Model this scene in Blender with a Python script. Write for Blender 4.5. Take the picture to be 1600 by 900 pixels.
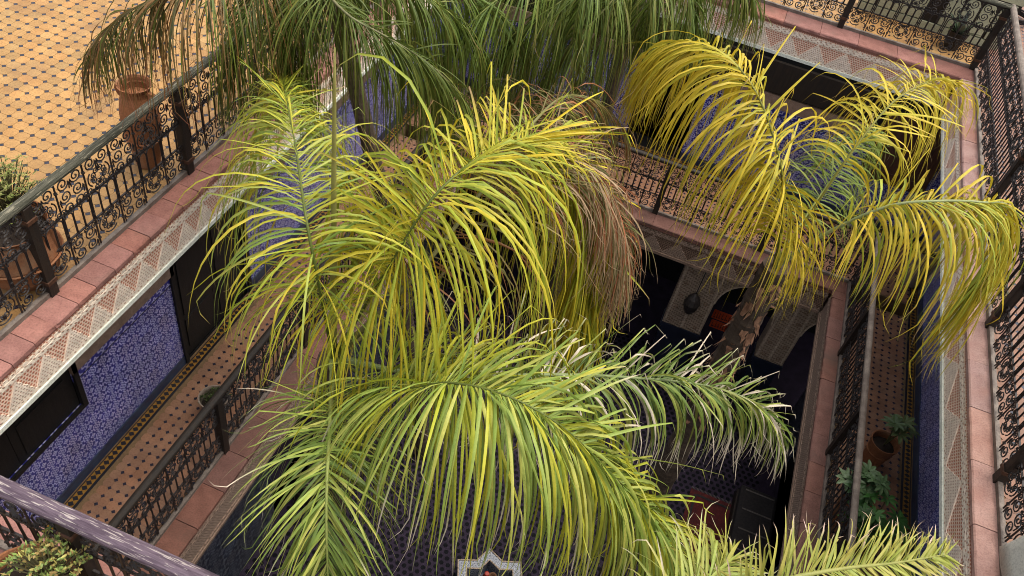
import bpy, math, random
from mathutils import Vector, Matrix, noise
random.seed(11)
S = bpy.context.scene
for o in list(bpy.data.objects): bpy.data.objects.remove(o)
C = S.collection
V = Vector
PI = math.pi

# ---------------------------------------------------------------- camera, sky, sun, exposure
cd = bpy.data.cameras.new('camera'); cam = bpy.data.objects.new('camera', cd); C.objects.link(cam)
cam.matrix_world = Matrix([[0.924262, -0.354842, 0.140809, 0.0], [0.34926, 0.637037, -0.687169, 0.0], [0.154136, 0.684303, 0.712721, 5.6], [0.0, 0.0, 0.0, 1.0]])
cd.sensor_width = 36.0; cd.lens = 29.86; cd.clip_start = 0.05; cd.clip_end = 500
S.camera = cam
SUN_EL, SUN_AZ = math.radians(69), math.radians(55)     # azimuth measured from +y towards +x
W = bpy.data.worlds.new('World'); S.world = W; W.use_nodes = True
nt = W.node_tree; sky = nt.nodes.new('ShaderNodeTexSky'); sky.sky_type = 'NISHITA'; sky.sun_disc = False
sky.sun_elevation = SUN_EL; sky.sun_rotation = SUN_AZ; sky.air_density = 1.0; sky.dust_density = 3.0; sky.ozone_density = 0.6
bg = nt.nodes['Background']; bg.inputs['Strength'].default_value = 0.15
hs = nt.nodes.new('ShaderNodeHueSaturation'); hs.inputs['Saturation'].default_value = 0.3      # hazy, nearly overcast sky
nt.links.new(sky.outputs[0], hs.inputs['Color']); nt.links.new(hs.outputs[0], bg.inputs[0])
sd = bpy.data.lights.new('sun', 'SUN'); sd.energy = 1.5; sd.angle = math.radians(52); sd.color = (1.0, 0.93, 0.8)
sun = bpy.data.objects.new('sun', sd); C.objects.link(sun)
sdir = V((math.sin(SUN_AZ)*math.cos(SUN_EL), math.cos(SUN_AZ)*math.cos(SUN_EL), math.sin(SUN_EL)))
sun.rotation_euler = sdir.to_track_quat('Z', 'Y').to_euler(); sun.location = sdir*40
S.view_settings.view_transform = 'Standard'; S.view_settings.look = 'None'; S.view_settings.gamma = 1.0
S.view_settings.exposure = 1.2; S.view_settings.use_curve_mapping = False
S.cycles.pixel_filter_type = 'BLACKMAN_HARRIS'; S.cycles.filter_width = 1.0
S.cycles.max_bounces = 6; S.cycles.diffuse_bounces = 3; S.cycles.transparent_max_bounces = 4

# ---------------------------------------------------------------- dimensions (metres; terrace level = 0)
XL, XR, YF, YN = -4.24, 3.16, 12.5, 1.77         # edges of the open roof well
ZS = -0.53                                       # underside of the roof slab / stucco frieze
WL, WR, WF, WN = -4.72, 4.00, 12.47, 1.0         # tiled gallery walls
ZG = -2.85                                       # gallery floor
GL, GR, GF, GN = -3.35, 2.70, 10.50, 1.3         # edges of the gallery opening
ZB = -6.2                                        # ground floor

# ---------------------------------------------------------------- mesh helpers
class MB:
    def __init__(s): s.v=[]; s.f=[]; s.c=[]; s.uv=[]; s.mi=[]; s.cur=(1,1,1); s.m=0
    def vert(s, p): s.v.append(tuple(p)); s.c.append(s.cur); return len(s.v)-1
    def face(s, ids, uv=None): s.f.append(tuple(ids)); s.uv.append(uv); s.mi.append(s.m)
    def box(s, x0,x1,y0,y1,z0,z1):
        b=[s.vert(p) for p in ((x0,y0,z0),(x1,y0,z0),(x1,y1,z0),(x0,y1,z0),(x0,y0,z1),(x1,y0,z1),(x1,y1,z1),(x0,y1,z1))]
        for q in ((0,3,2,1),(4,5,6,7),(0,1,5,4),(1,2,6,5),(2,3,7,6),(3,0,4,7)): s.face([b[i] for i in q])
    def cbox(s, x0,x1,y0,y1,z0,z1,b=.01):          # box with chamfered top edges
        lo=[s.vert(p) for p in ((x0,y0,z0),(x1,y0,z0),(x1,y1,z0),(x0,y1,z0))]
        md=[s.vert(p) for p in ((x0,y0,z1-b),(x1,y0,z1-b),(x1,y1,z1-b),(x0,y1,z1-b))]
        hi=[s.vert(p) for p in ((x0+b,y0+b,z1),(x1-b,y0+b,z1),(x1-b,y1-b,z1),(x0+b,y1-b,z1))]
        for a in range(4):
            n=(a+1)%4; s.face([lo[a],lo[n],md[n],md[a]]); s.face([md[a],md[n],hi[n],hi[a]])
        s.face(hi); s.face(lo[::-1])
    def tube(s, pts, r, n=6, cap=True, closed=False):
        pts=[V(p) for p in pts]; rings=[]; N=len(pts)
        ref=None
        for i,p in enumerate(pts):
            a=pts[i-1] if i>0 else (pts[-1] if closed else p); b=pts[(i+1)%N] if (i<N-1 or closed) else p
            t=(b-a); t=t.normalized() if t.length>1e-9 else V((0,0,1))
            if ref is None:
                ref=V((0,0,1)) if abs(t.z)<.9 else V((1,0,0))
            u=(ref-t*ref.dot(t)); u=u.normalized() if u.length>1e-6 else t.orthogonal().normalized()
            w=t.cross(u); ref=u; rr=r[i] if hasattr(r,'__len__') else r
            rings.append([s.vert(p+(u*math.cos(2*PI*k/n)+w*math.sin(2*PI*k/n))*rr) for k in range(n)])
        for i in range(N if closed else N-1):
            A=rings[i]; B=rings[(i+1)%N]
            for k in range(n): s.face([A[k],A[(k+1)%n],B[(k+1)%n],B[k]])
        if cap and not closed: s.face(rings[0][::-1]); s.face(rings[-1])
    def lathe(s, prof, n=20, cx=0, cy=0):
        rings=[[s.vert((cx+r*math.cos(2*PI*k/n), cy+r*math.sin(2*PI*k/n), z)) for k in range(n)] for r,z in prof]
        for A,B in zip(rings,rings[1:]):
            for k in range(n): s.face([A[k],A[(k+1)%n],B[(k+1)%n],B[k]])
        s.face(rings[0][::-1]); s.face(rings[-1])
    def prism(s, poly, ax, d0, d1):                # polygon (2d) extruded along an axis; ax 'x': poly=(y,z); 'y': (x,z); 'z': (x,y)
        def mk(p,d): return {'x':(d,p[0],p[1]),'y':(p[0],d,p[1]),'z':(p[0],p[1],d)}[ax]
        A=[s.vert(mk(p,d0)) for p in poly]; B=[s.vert(mk(p,d1)) for p in poly]; n=len(poly)
        for i in range(n): s.face([A[i],A[(i+1)%n],B[(i+1)%n],B[i]])
        s.face(A[::-1]); s.face(B)
    def mesh(s, name, mats, smooth=False):
        me=bpy.data.meshes.new(name); me.from_pydata(s.v, [], s.f)
        if not isinstance(mats,(list,tuple)): mats=[mats]
        for m in mats: me.materials.append(m)
        if any(s.mi): me.polygons.foreach_set('material_index', s.mi)
        ca=me.color_attributes.new('Col','FLOAT_COLOR','POINT')
        ca.data.foreach_set('color', [x for c in s.c for x in (c[0],c[1],c[2],1)])
        if any(u is not None for u in s.uv):
            ul=me.uv_layers.new(name='UVMap'); buf=[]
            for f,u in zip(s.f,s.uv):
                if u is None: buf += [0,0]*len(f)
                else:
                    for q in u: buf += [q[0],q[1]]
            ul.data.foreach_set('uv', buf)
        if smooth: me.polygons.foreach_set('use_smooth', [True]*len(me.polygons))
        me.update(); return me
def link(name, me, parent=None, loc=None, rot=None):
    o=bpy.data.objects.new(name, me); C.objects.link(o)
    if parent is not None: o.parent=parent
    if loc is not None: o.location=loc
    if rot is not None: o.rotation_euler=rot
    return o
def part(name, mb, mat, parent, smooth=False, kind=None, loc=None):
    o=link(name, mb.mesh(name, mat, smooth), parent, loc)
    if kind: o['kind']=kind
    return o
def tag(o, label, cat, group=None):
    o['label']=label; o['category']=cat
    if group: o['group']=group
    return o
def thing(name, label, cat, loc=(0,0,0), group=None, rot=None):
    o=link(name, None, None, loc, rot); o.empty_display_size=.2
    return tag(o, label, cat, group)
def structure(name, mb, mat, label=None, cat=None):
    o=link(name, mb.mesh(name, mat)); o['kind']='structure'
    if label: o['label']=label
    if cat: o['category']=cat
    return o

# ---------------------------------------------------------------- materials
def nodes(name):
    m=bpy.data.materials.new(name); m.use_nodes=True; t=m.node_tree; return m,t,t.nodes['Principled BSDF']
def N(t, typ, **kw):
    n=t.nodes.new(typ)
    for k,v in kw.items():
        if k in n.inputs: n.inputs[k].default_value=v
        else: setattr(n,k,v)
    return n
def mixc(t, fac, a, b, mode='MIX'):
    n=t.nodes.new('ShaderNodeMix'); n.data_type='RGBA'; n.blend_type=mode
    for s,v in ((0,fac),(6,a),(7,b)):
        if hasattr(v,'links') or isinstance(v,bpy.types.NodeSocket): t.links.new(v,n.inputs[s])
        elif s==0: n.inputs[s].default_value=v
        else: n.inputs[s].default_value=(v[0],v[1],v[2],1)
    return n.outputs[2]
def mth(t, op, a, b=None, c=None, clamp=False):
    n=t.nodes.new('ShaderNodeMath'); n.operation=op; n.use_clamp=clamp
    for i,v in enumerate((a,b,c)):
        if v is None: continue
        if isinstance(v,bpy.types.NodeSocket): t.links.new(v,n.inputs[i])
        else: n.inputs[i].default_value=v
    return n.outputs[0]
def ramp(t, sock, lo, hi):
    n=t.nodes.new('ShaderNodeMapRange'); n.clamp=True; t.links.new(sock,n.inputs[0]); n.inputs[1].default_value=lo; n.inputs[2].default_value=hi; return n.outputs[0]
def bump(t, bsdf, h, strength=.4, dist=.01):
    b=t.nodes.new('ShaderNodeBump'); b.inputs['Strength'].default_value=strength; b.inputs['Distance'].default_value=dist
    t.links.new(h,b.inputs['Height']); t.links.new(b.outputs[0],bsdf.inputs['Normal'])
def objco(t, scale=(1,1,1), geo=True):
    if geo: g=t.nodes.new('ShaderNodeNewGeometry').outputs['Position']
    else: g=t.nodes.new('ShaderNodeTexCoord').outputs['Object']
    m=t.nodes.new('ShaderNodeMapping'); m.inputs['Scale'].default_value=scale; t.links.new(g,m.inputs[0]); return m.outputs[0]
def noi(t, co, scale, detail=4, rough=.6):
    n=N(t,'ShaderNodeTexNoise',Scale=scale,Detail=detail,Roughness=rough); t.links.new(co,n.inputs['Vector']); return n.outputs[0]
def mat(name, col, col2=None, scale=6, rough=.8, bmp=.3, stretch=(1,1,1), metallic=0, vcol=False, grit=60, spec=.3, dark=None):
    m,t,b=nodes(name); co=objco(t,stretch)
    n=noi(t,co,scale); f=ramp(t,n,.35,.65)
    c=mixc(t,f,col,col2 or tuple(x*.7 for x in col))
    n2=noi(t,co,grit,3)
    c=mixc(t,ramp(t,n2,.45,.7),c,mixc(t,1,c,(.72,.72,.72),'MULTIPLY'))
    if dark:
        n3=noi(t,co,1.7,5); c=mixc(t,ramp(t,n3,.52,.68),c,dark)
    if vcol:
        a=t.nodes.new('ShaderNodeVertexColor'); a.layer_name='Col'; c=mixc(t,1,c,a.outputs[0],'MULTIPLY')
    t.links.new(c,b.inputs['Base Color']); b.inputs['Roughness'].default_value=rough; b.inputs['Metallic'].default_value=metallic
    b.inputs['Specular IOR Level'].default_value=spec
    if bmp: bump(t,b,mth(t,'ADD',n2,mth(t,'MULTIPLY',n,.6)),bmp,.006)
    return m

M={}
M['tile']=mat('ochre_terrace_tile',(.37,.210,.075),(.31,.165,.054),5,.6,.3,vcol=True,dark=(.23,.125,.05))
M['cabochon']=mat('blue_black_glaze',(.013,.012,.018),(.022,.02,.034),20,.25,.1,spec=.5)
M['grout']=mat('sandy_grout',(.17,.105,.05),(.12,.075,.038),8,.9,.3)
M['brick']=mat('pink_coping_brick',(.33,.150,.118),(.26,.112,.088),7,.85,.7,vcol=True,dark=(.20,.105,.08))
M['gbrick']=mat('shaded_coping_brick',(.19,.088,.066),(.14,.062,.046),7,.85,.7,vcol=True,dark=(.11,.06,.045))  # darker copy of the coping brick; gallery shade is put into the colour
M['palebrick']=mat('pale_pink_plaster_coping',(.44,.27,.225),(.36,.20,.165),5,.85,.6,vcol=True,dark=(.34,.17,.13))
M['redtile']=mat('brown_red_terrace_tile',(.23,.115,.072),(.17,.085,.052),5,.6,.4,vcol=True,dark=(.13,.075,.05))
M['pinkplaster']=mat('pink_plaster',(.33,.15,.11),(.26,.11,.08),5,.9,.4)
M['white']=mat('cream_lime_stucco',(.72,.62,.52),(.60,.50,.41),9,.9,.4,dark=(.55,.40,.33))
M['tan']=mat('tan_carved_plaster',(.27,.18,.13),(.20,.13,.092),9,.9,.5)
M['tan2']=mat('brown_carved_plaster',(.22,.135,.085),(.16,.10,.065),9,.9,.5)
M['lip']=mat('pale_green_painted_lip',(.80,.80,.70),(.66,.68,.58),9,.7,.2)
M['iron']=mat('dark_wrought_iron',(.020,.016,.016),(.036,.028,.024),30,.5,.2,metallic=.3,spec=.4)
M['postwood']=mat('dark_stained_timber',(.014,.011,.009),(.026,.017,.011),6,.6,.5,stretch=(6,6,.6))
M['ebony']=mat('black_painted_timber',(.009,.008,.008),(.014,.012,.011),6,.55,.4,stretch=(6,6,.6),spec=.25)
M['wood']=mat('brown_timber',(.085,.036,.018),(.05,.022,.012),5,.65,.4,stretch=(5,5,.6))
M['greywood']=mat('grey_bottom_rail',(.20,.16,.13),(.11,.085,.07),8,.7,.4)
M['terracotta']=mat('terracotta',(.27,.105,.042),(.19,.072,.03),5,.85,.6,vcol=True,dark=(.24,.14,.08))
M['soil']=mat('potting_soil',(.03,.02,.014),None,20,1,.8)
M['gallerytile']=mat('gallery_terracotta_tile',(.25,.128,.072),(.20,.098,.055),5,.5,.2,vcol=True)
M['yellow']=mat('yellow_border_tile',(.27,.135,.018),(.20,.095,.014),12,.4,.2)
M['navy']=mat('navy_skirting_tile',(.016,.020,.055),(.025,.045,.085),9,.3,.25,spec=.5)
M['black']=mat('black_glaze_border',(.01,.01,.016),None,9,.3,.2)
M['void']=mat('unlit_room_wall',(.003,.0025,.0025),None,5,.9,.2)  # near-black: the darkness of rooms and reveals is put into the colour
M['groundfloor']=mat('mauve_mosaic_floor',(.026,.018,.032),(.018,.013,.022),6,.75,.3,spec=.08)
M['dot']=mat('black_mosaic_dot',(.003,.003,.005),None,6,.7,.2,spec=.08)
M['rug']=mat('deep_red_woven_rug',(.07,.008,.007),(.035,.005,.006),14,.95,.8,grit=90)
M['orange']=mat('orange_patterned_cloth',(.42,.05,.008),(.34,.034,.006),20,.9,.3)
M['darkcloth']=mat('black_cloth',(.012,.010,.011),(.022,.018,.016),30,.95,.5)
M['stripe']=mat('grey_stripe_cloth',(.10,.085,.075),(.07,.06,.05),30,.95,.5)
M['cream']=mat('cream_canvas',(.72,.70,.62),(.68,.65,.57),4,.9,.2)
M['palewall']=mat('pale_green_cream_paint',(.40,.39,.25),(.32,.31,.20),6,.8,.2)
M['whitepot']=mat('whitewashed_pot',(.24,.19,.15),(.19,.145,.11),6,.8,.3)
M['trunk']=mat('palm_trunk_bark',(.085,.058,.040),(.045,.03,.02),6,.95,.9,stretch=(1,1,4))
M['sheath']=mat('dry_palm_fibre',(.27,.15,.09),(.14,.07,.042),7,.95,.9,stretch=(5,5,1),vcol=True)

def handrail_mat(nm,ca,cb,cf):
    m,t,b=nodes(nm)
    def lay(st):
        co=objco(t,st); a=noi(t,co,9,6,.7); return a
    # long grain either way: the noise is stretched along the rail (local x)
    tc=t.nodes.new('ShaderNodeTexCoord').outputs['Object']; mp=t.nodes.new('ShaderNodeMapping'); mp.inputs['Scale'].default_value=(1.0,14,14); t.links.new(tc,mp.inputs[0])
    g=noi(t,mp.outputs[0],4,6,.65)
    mp2=t.nodes.new('ShaderNodeMapping'); mp2.inputs['Scale'].default_value=(2.2,26,26); t.links.new(tc,mp2.inputs[0]); p=noi(t,mp2.outputs[0],3,5,.6)
    c=mixc(t,ramp(t,g,.4,.62),ca,cb)
    c=mixc(t,ramp(t,p,.57,.61),c,cf)
    t.links.new(c,b.inputs['Base Color']); b.inputs['Roughness'].default_value=.78; b.inputs['Specular IOR Level'].default_value=.15; bump(t,b,mth(t,'ADD',g,p),.9,.012); return m
M['handrail']=handrail_mat('peeling_green_grey_paint',(.040,.040,.028),(.085,.080,.058),(.20,.18,.13))
M['handrail_lilac_lit']=handrail_mat('peeling_paint_lilac_lit',(.070,.048,.064),(.135,.098,.122),(.34,.29,.27))  # peeling paint with the lilac tint of the light put into its colour

def zellij_mat(name, blue, blue2, white, cells=1):
    m,t,b=nodes(name); uv=t.nodes.new('ShaderNodeUVMap').outputs[0]
    sx=t.nodes.new('ShaderNodeSeparateXYZ'); t.links.new(uv,sx.inputs[0])
    u=mth(t,'MULTIPLY',sx.outputs[0],cells); v=mth(t,'MULTIPLY',sx.outputs[1],cells)
    def motif(ou,ov,rad,lob):
        x=mth(t,'SUBTRACT',mth(t,'FRACT',mth(t,'ADD',u,ou)),.5); y=mth(t,'SUBTRACT',mth(t,'FRACT',mth(t,'ADD',v,ov)),.5)
        r=mth(t,'SQRT',mth(t,'ADD',mth(t,'MULTIPLY',x,x),mth(t,'MULTIPLY',y,y))); th=mth(t,'ARCTAN2',y,x)
        w=mth(t,'MULTIPLY',mth(t,'COSINE',mth(t,'MULTIPLY',th,lob)),.045)
        d=mth(t,'ABSOLUTE',mth(t,'SUBTRACT',r,mth(t,'ADD',w,rad)))
        return mth(t,'SUBTRACT',1,ramp(t,d,.026,.062)), r
    a,r=motif(0,0,.31,8); c,_=motif(0,0,.12,4); e,_=motif(.5,.5,.13,4); e2,_=motif(.5,0,.07,4); e3,_=motif(0,.5,.07,4); e=mth(t,'MAXIMUM',e,mth(t,'MAXIMUM',e2,e3)); dd,_=motif(.5,.5,.02,3)
    f=mth(t,'MAXIMUM',mth(t,'MAXIMUM',a,c),mth(t,'MAXIMUM',e,dd))
    co=objco(t); nz=noi(t,co,70,3); f=mth(t,'MULTIPLY',f,ramp(t,nz,.22,.42))
    big=noi(t,co,2.2,3); bl=mixc(t,ramp(t,big,.35,.65),blue,blue2)
    a_=t.nodes.new('ShaderNodeVertexColor'); a_.layer_name='Col'; t.links.new(mixc(t,1,mixc(t,f,bl,white),a_.outputs[0],'MULTIPLY'),b.inputs['Base Color']); b.inputs['Roughness'].default_value=.28; b.inputs['Specular IOR Level'].default_value=.4
    bump(t,b,mth(t,'MULTIPLY',f,-1),.15,.002); return m
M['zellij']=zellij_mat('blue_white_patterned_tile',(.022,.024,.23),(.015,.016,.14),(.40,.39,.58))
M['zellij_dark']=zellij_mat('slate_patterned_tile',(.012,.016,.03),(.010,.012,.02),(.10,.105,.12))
M['mosaic']=zellij_mat('grey_blue_mosaic_rim',(.05,.065,.11),(.035,.045,.07),(.34,.34,.36),2)

def pierced(name, base, hole, sx, sz, rad=.33, rot=0):
    """plaster pierced with rows of small pits; pits show the ground coat, darkened to paint in their shade, plus relief"""
    m,t,b=nodes(name); uv=t.nodes.new('ShaderNodeUVMap').outputs[0]
    mp=t.nodes.new('ShaderNodeMapping'); mp.inputs['Rotation'].default_value=(0,0,rot); t.links.new(uv,mp.inputs[0])
    s=t.nodes.new('ShaderNodeSeparateXYZ'); t.links.new(mp.outputs[0],s.inputs[0])
    u=mth(t,'MULTIPLY',s.outputs[0],sx); v=mth(t,'MULTIPLY',s.outputs[1],sz)
    row=mth(t,'FLOOR',v); u=mth(t,'ADD',u,mth(t,'MULTIPLY',row,.5))
    x=mth(t,'SUBTRACT',mth(t,'FRACT',u),.5); y=mth(t,'SUBTRACT',mth(t,'FRACT',v),.5)
    r=mth(t,'SQRT',mth(t,'ADD',mth(t,'MULTIPLY',x,x),mth(t,'MULTIPLY',y,y)))
    co=objco(t); nz=noi(t,co,12,4); n2=noi(t,co,90,3)
    f=mth(t,'SUBTRACT',1,ramp(t,r,rad-.07,rad+.07))
    bc=mixc(t,ramp(t,nz,.35,.65),base,tuple(q*.78 for q in base))
    t.links.new(mixc(t,f,bc,hole),b.inputs['Base Color']); b.inputs['Roughness'].default_value=.9  # hole colour also carries the shade inside the pits
    bump(t,b,mth(t,'ADD',mth(t,'MULTIPLY',f,-1),mth(t,'MULTIPLY',n2,.4)),.9,.012); return m
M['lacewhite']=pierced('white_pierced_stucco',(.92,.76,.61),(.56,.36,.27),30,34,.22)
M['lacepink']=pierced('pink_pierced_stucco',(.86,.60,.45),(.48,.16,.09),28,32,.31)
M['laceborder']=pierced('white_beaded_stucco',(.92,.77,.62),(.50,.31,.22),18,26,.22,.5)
M['shadewhite']=pierced('shaded_pierced_plaster',(.32,.215,.155),(.15,.095,.065),30,34,.25)  # this and the next two: terrace stucco copies, unlit tone put into the colour
M['shadepink']=pierced('shaded_ground_plaster',(.22,.13,.085),(.075,.04,.024),28,32,.33)
M['shadeborder']=pierced('shaded_beaded_plaster',(.32,.215,.155),(.14,.09,.058),18,26,.24,.5)
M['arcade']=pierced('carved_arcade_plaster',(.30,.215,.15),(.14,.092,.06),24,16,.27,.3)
M['ropes']=mat('pale_rope_moulding',(.44,.34,.25),(.26,.19,.14),30,.9,.5)

def leaf_mat(name, tr=.28):
    m,t,b=nodes(name); a=t.nodes.new('ShaderNodeVertexColor'); a.layer_name='Col'
    co=objco(t); nz=noi(t,co,14,3); c=mixc(t,ramp(t,nz,.3,.7),a.outputs[0],mixc(t,1,a.outputs[0],(.74,.78,.7),'MULTIPLY'))
    sp=noi(t,co,55,4,.7); c=mixc(t,mth(t,'MULTIPLY',ramp(t,sp,.60,.72),.55),c,(.20,.12,.04)); big=noi(t,co,2.3,2); c=mixc(t,mth(t,'MULTIPLY',ramp(t,big,.48,.68),.2),c,mixc(t,1,c,(.62,.86,.75),'MULTIPLY'))
    t.links.new(c,b.inputs['Base Color']); b.inputs['Roughness'].default_value=.48; b.inputs['Specular IOR Level'].default_value=.3
    tl=t.nodes.new('ShaderNodeBsdfTranslucent'); t.links.new(c,tl.inputs[0])
    mx=t.nodes.new('ShaderNodeMixShader'); mx.inputs[0].default_value=tr
    out=t.nodes['Material Output']; t.links.new(b.outputs[0],mx.inputs[1]); t.links.new(tl.outputs[0],mx.inputs[2]); t.links.new(mx.outputs[0],out.inputs[0]); return m
M['leaf']=leaf_mat('palm_leaf')
M['pleaf']=leaf_mat('pot_plant_leaf',.2)

# ---------------------------------------------------------------- tile floors
def octa(mb, x, y, p, z, th, gap, cut, col):
    mb.cur=col; h=p/2-gap
    poly=[(-h+cut,-h),(h-cut,-h),(h,-h+cut),(h,h-cut),(h-cut,h),(-h+cut,h),(-h,h-cut),(-h,-h+cut)]
    A=[mb.vert((x+a,y+b,z)) for a,b in poly]; n=8
    B=[mb.vert((x+a*1.0,y+b*1.0,z-th)) for a,b in poly]
    mb.face(A)
    for i in range(n): mb.face([B[i],B[(i+1)%n],A[(i+1)%n],A[i]])
def rcol(v=.17):
    k=1+random.uniform(-v,v*.6); w=random.uniform(-.06,.06); return (k*(1+w),k,k*(1-w))
def tile_floor(name, x0,x1,y0,y1, ztop, p, gap, cut, tmat, cmat, centre, nobj, base_thick, label):
    mb=MB(); mb.box(x0,x1,y0,y1,ztop-base_thick,ztop-.006)
    fl=structure(name, mb, M['grout'])
    cells=[]
    nx=int((x1-x0)/p); ny=int((y1-y0)/p); ox=(x1-x0-nx*p)/2; oy=(y1-y0-ny*p)/2
    for i in range(nx):
        for j in range(ny): cells.append((x0+ox+p*(i+.5), y0+oy+p*(j+.5)))
    cells.sort(key=lambda q:(q[0]-centre[0])**2+(q[1]-centre[1])**2)
    metas=[]
    for k in range(6):
        t=MB(); octa(t,0,0,p,0,.005,gap,cut,rcol()); metas.append(t.mesh('tile',tmat))
    for q in cells[:nobj]: link('tile', random.choice(metas), fl, (q[0],q[1],ztop+random.uniform(-.0008,.0008)))
    rest=MB(); cab=MB()
    for q in cells[nobj:]: octa(rest,q[0],q[1],p,ztop+random.uniform(-.0008,.0008),.005,gap,cut,rcol())
    part('tile_field', rest, tmat, fl, kind='stuff')
    c=cut-gap*.4
    for q in cells:
        x,y=q[0]+p/2,q[1]+p/2
        a=[cab.vert((x+dx,y+dy,ztop-.001)) for dx,dy in ((-c,0),(0,-c),(c,0),(0,c))]; cab.face(a)
    part('tile_insert', cab, cmat, fl, kind='stuff')
    return fl
slab=MB()
tile_floor('terrace_floor', -10.5,XL-.235,-.5,15.5, -.004, .128,.0016,.0265, M['tile'],M['cabochon'],(-5.6,4.6),300,.5,'')
# terrace on the far side, right and near sides
tile_floor('terrace_floor', XL-.235,XR+.24,YF+.43,16.5, -.004,.128,.0016,.0265, M['tile'],M['cabochon'],(2.6,13.2),120,.5,'')
tile_floor('terrace_floor', XR+.24,7.5,-.5,16.5, -.004,.128,.0016,.0265, M['redtile'],M['cabochon'],(3.8,7),200,.5,'')
tile_floor('terrace_floor', XL-.235,XR+.24,-.5,YN-.27, -.004,.128,.0016,.0265, M['tile'],M['cabochon'],(-3,1.2),60,.5,'')

# ---------------------------------------------------------------- coping, friezes
def frame(axis, a0, a1, pos, sign):
    """maps (u along edge, out towards the well, z) to world"""
    if axis=='y': return lambda u,o,z: (pos+sign*o, u, z)
    return lambda u,o,z: (u, pos+sign*o, z)
def fbox(mb, F, u0,u1,o0,o1,z0,z1,us=1):
    b=[mb.vert(F(u,o,z)) for u,o,z in ((u0,o0,z0),(u1,o0,z0),(u1,o1,z0),(u0,o1,z0),(u0,o0,z1),(u1,o0,z1),(u1,o1,z1),(u0,o1,z1))]
    uvs=lambda ids:[((u0,u1,u1,u0,u0,u1,u1,u0)[i]*us,((z0,z0,z0,z0,z1,z1,z1,z1)[i]-z0)*us) for i in ids]
    for q in ((0,3,2,1),(4,5,6,7),(0,1,5,4),(1,2,6,5),(2,3,7,6),(3,0,4,7)): mb.face([b[i] for i in q],uvs(q))
def coping(label, axis, a0, a1, pos, sign, depth, z0, z1, pitch, nmax=300, mat_='brick'):
    t=thing('brick_coping', label, 'coping', (pos if axis=='y' else (a0+a1)/2, (a0+a1)/2 if axis=='y' else pos, z1))
    F0=frame(axis,a0,a1,pos,sign); L=V(t.location)
    F=lambda u,o,z: tuple(V(F0(u,o,z))-L)
    bed=MB(); fbox(bed,F,a0,a1,-depth,-.006,z0,z1-.03); part('mortar_bed',bed,M['pinkplaster'],t)
    u=a0
    while u<a1-.02:
        w=min(pitch*random.uniform(.88,1.12),a1-u); mb=MB(); mb.cur=rcol(.11)
        o1=.014+random.uniform(-.004,.004); dz=random.uniform(-.003,.003); g=.003
        pr=[(-depth+.004,z1-.05),(-depth+.004,z1+dz),(o1-.012,z1+dz),(o1,z1-.012+dz),(o1,z1-.05)]
        K=5; rows=[]
        for q in range(K+1):
            c=random.random()**4*.016 if q in (0,K) else random.random()**5*.012
            rows.append([mb.vert(F(u+g+(w-2*g)*q/K, o-(c if i_ in (2,3) else 0), z-(c*.7 if i_ in (2,3) else 0))) for i_,(o,z) in enumerate(pr)])
        n=len(pr)
        for q in range(K):
            for i in range(n): mb.face([rows[q][i],rows[q][(i+1)%n],rows[q+1][(i+1)%n],rows[q+1][i]])
        A=rows[0]; B=rows[-1]
        mb.face(A[::-1]); mb.face(B); part('brick',mb,M[mat_],t); u+=w
    return t
def frieze(label, axis, a0, a1, pos, sign, ztop, zbot, per, mw, mp, mbd, mlip, tri=True):
    mid=(a0+a1)/2
    t=thing('stucco_frieze', label, 'frieze', (pos if axis=='y' else mid, mid if axis=='y' else pos, zbot))
    F0=frame(axis,a0,a1,pos,sign); L=V(t.location); F=lambda u,o,z: tuple(V(F0(u,o,z))-L)
    h=ztop-zbot; zt=ztop-.21*h; zb=zbot+.21*h
    b=MB(); fbox(b,F,a0,a1,-.10,-.002,zbot+.02,ztop); part('pink_ground',b,mp,t)
    b=MB(); fbox(b,F,a0,a1,-.0015,.008,zt,zt+.10*h); part('beaded_border',b,mbd,t)
    b=MB(); fbox(b,F,a0,a1,-.0015,.008,zbot+.055,zb-.003); part('beaded_border',b,mbd,t)
    b=MB(); fbox(b,F,a0,a1,-.10,.022,zbot,zbot+.05); part('lip',b,mlip,t)
    sc=MB(); r=.034; n=int((a1-a0)/(2*r))                       # scalloped trim under the coping
    for i in range(n):
        c=a0+r*(2*i+1); pr=[(c-r,zt+.10*h+.002)]+[(c+r*math.cos(PI-PI*k/6)*.98, zt+.10*h+.002+(.075*h)*math.sin(PI*k/6)) for k in range(1,6)]+[(c+r,zt+.10*h+.002)]
        A=[sc.vert(F(u,-.0015,z)) for u,z in pr]; B=[sc.vert(F(u,.004,z)) for u,z in pr]
        for k in range(len(pr)): q=(k+1)%len(pr); sc.face([A[k],A[q],B[q],B[k]])
        sc.face(B,[(u,z) for u,z in pr])
    part('scallop_trim',sc,mbd,t,kind='stuff')
    if not tri: return t
    nt_=int((a1-a0)/per); off=((a1-a0)-nt_*per)/2
    me=None
    for i in range(nt_):                                       # white raised triangle, one scalloped slanting side
        u0=a0+off+i*per
        if me is None or i%4==0:
            mb=MB(); H=zt-zb
            pts=[(0.02*per,0),(per*.98,0)]
            K=7
            for k in range(1,K+1):
                s=k/K; pts.append((per*(.98-.46*s)+ (.010*math.sin(s*3*2*PI)), H*s*.99))
            pts2=pts
            A=[mb.vert(V(F0(u,-.0015,z))-V(F0(0,0,0))) for u,z in pts2]; B=[mb.vert(V(F0(u,.007+.004*random.random(),z))-V(F0(0,0,0))) for u,z in pts2]
            for k in range(len(pts2)): q=(k+1)%len(pts2); mb.face([A[k],A[q],B[q],B[k]])
            mb.face(B,[(u,z) for u,z in pts2]); me=mb.mesh('stucco_triangle',mw)
        link('stucco_triangle',me,t,V(F0(u0,0,zb))-L)
    return t
D=.225
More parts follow.
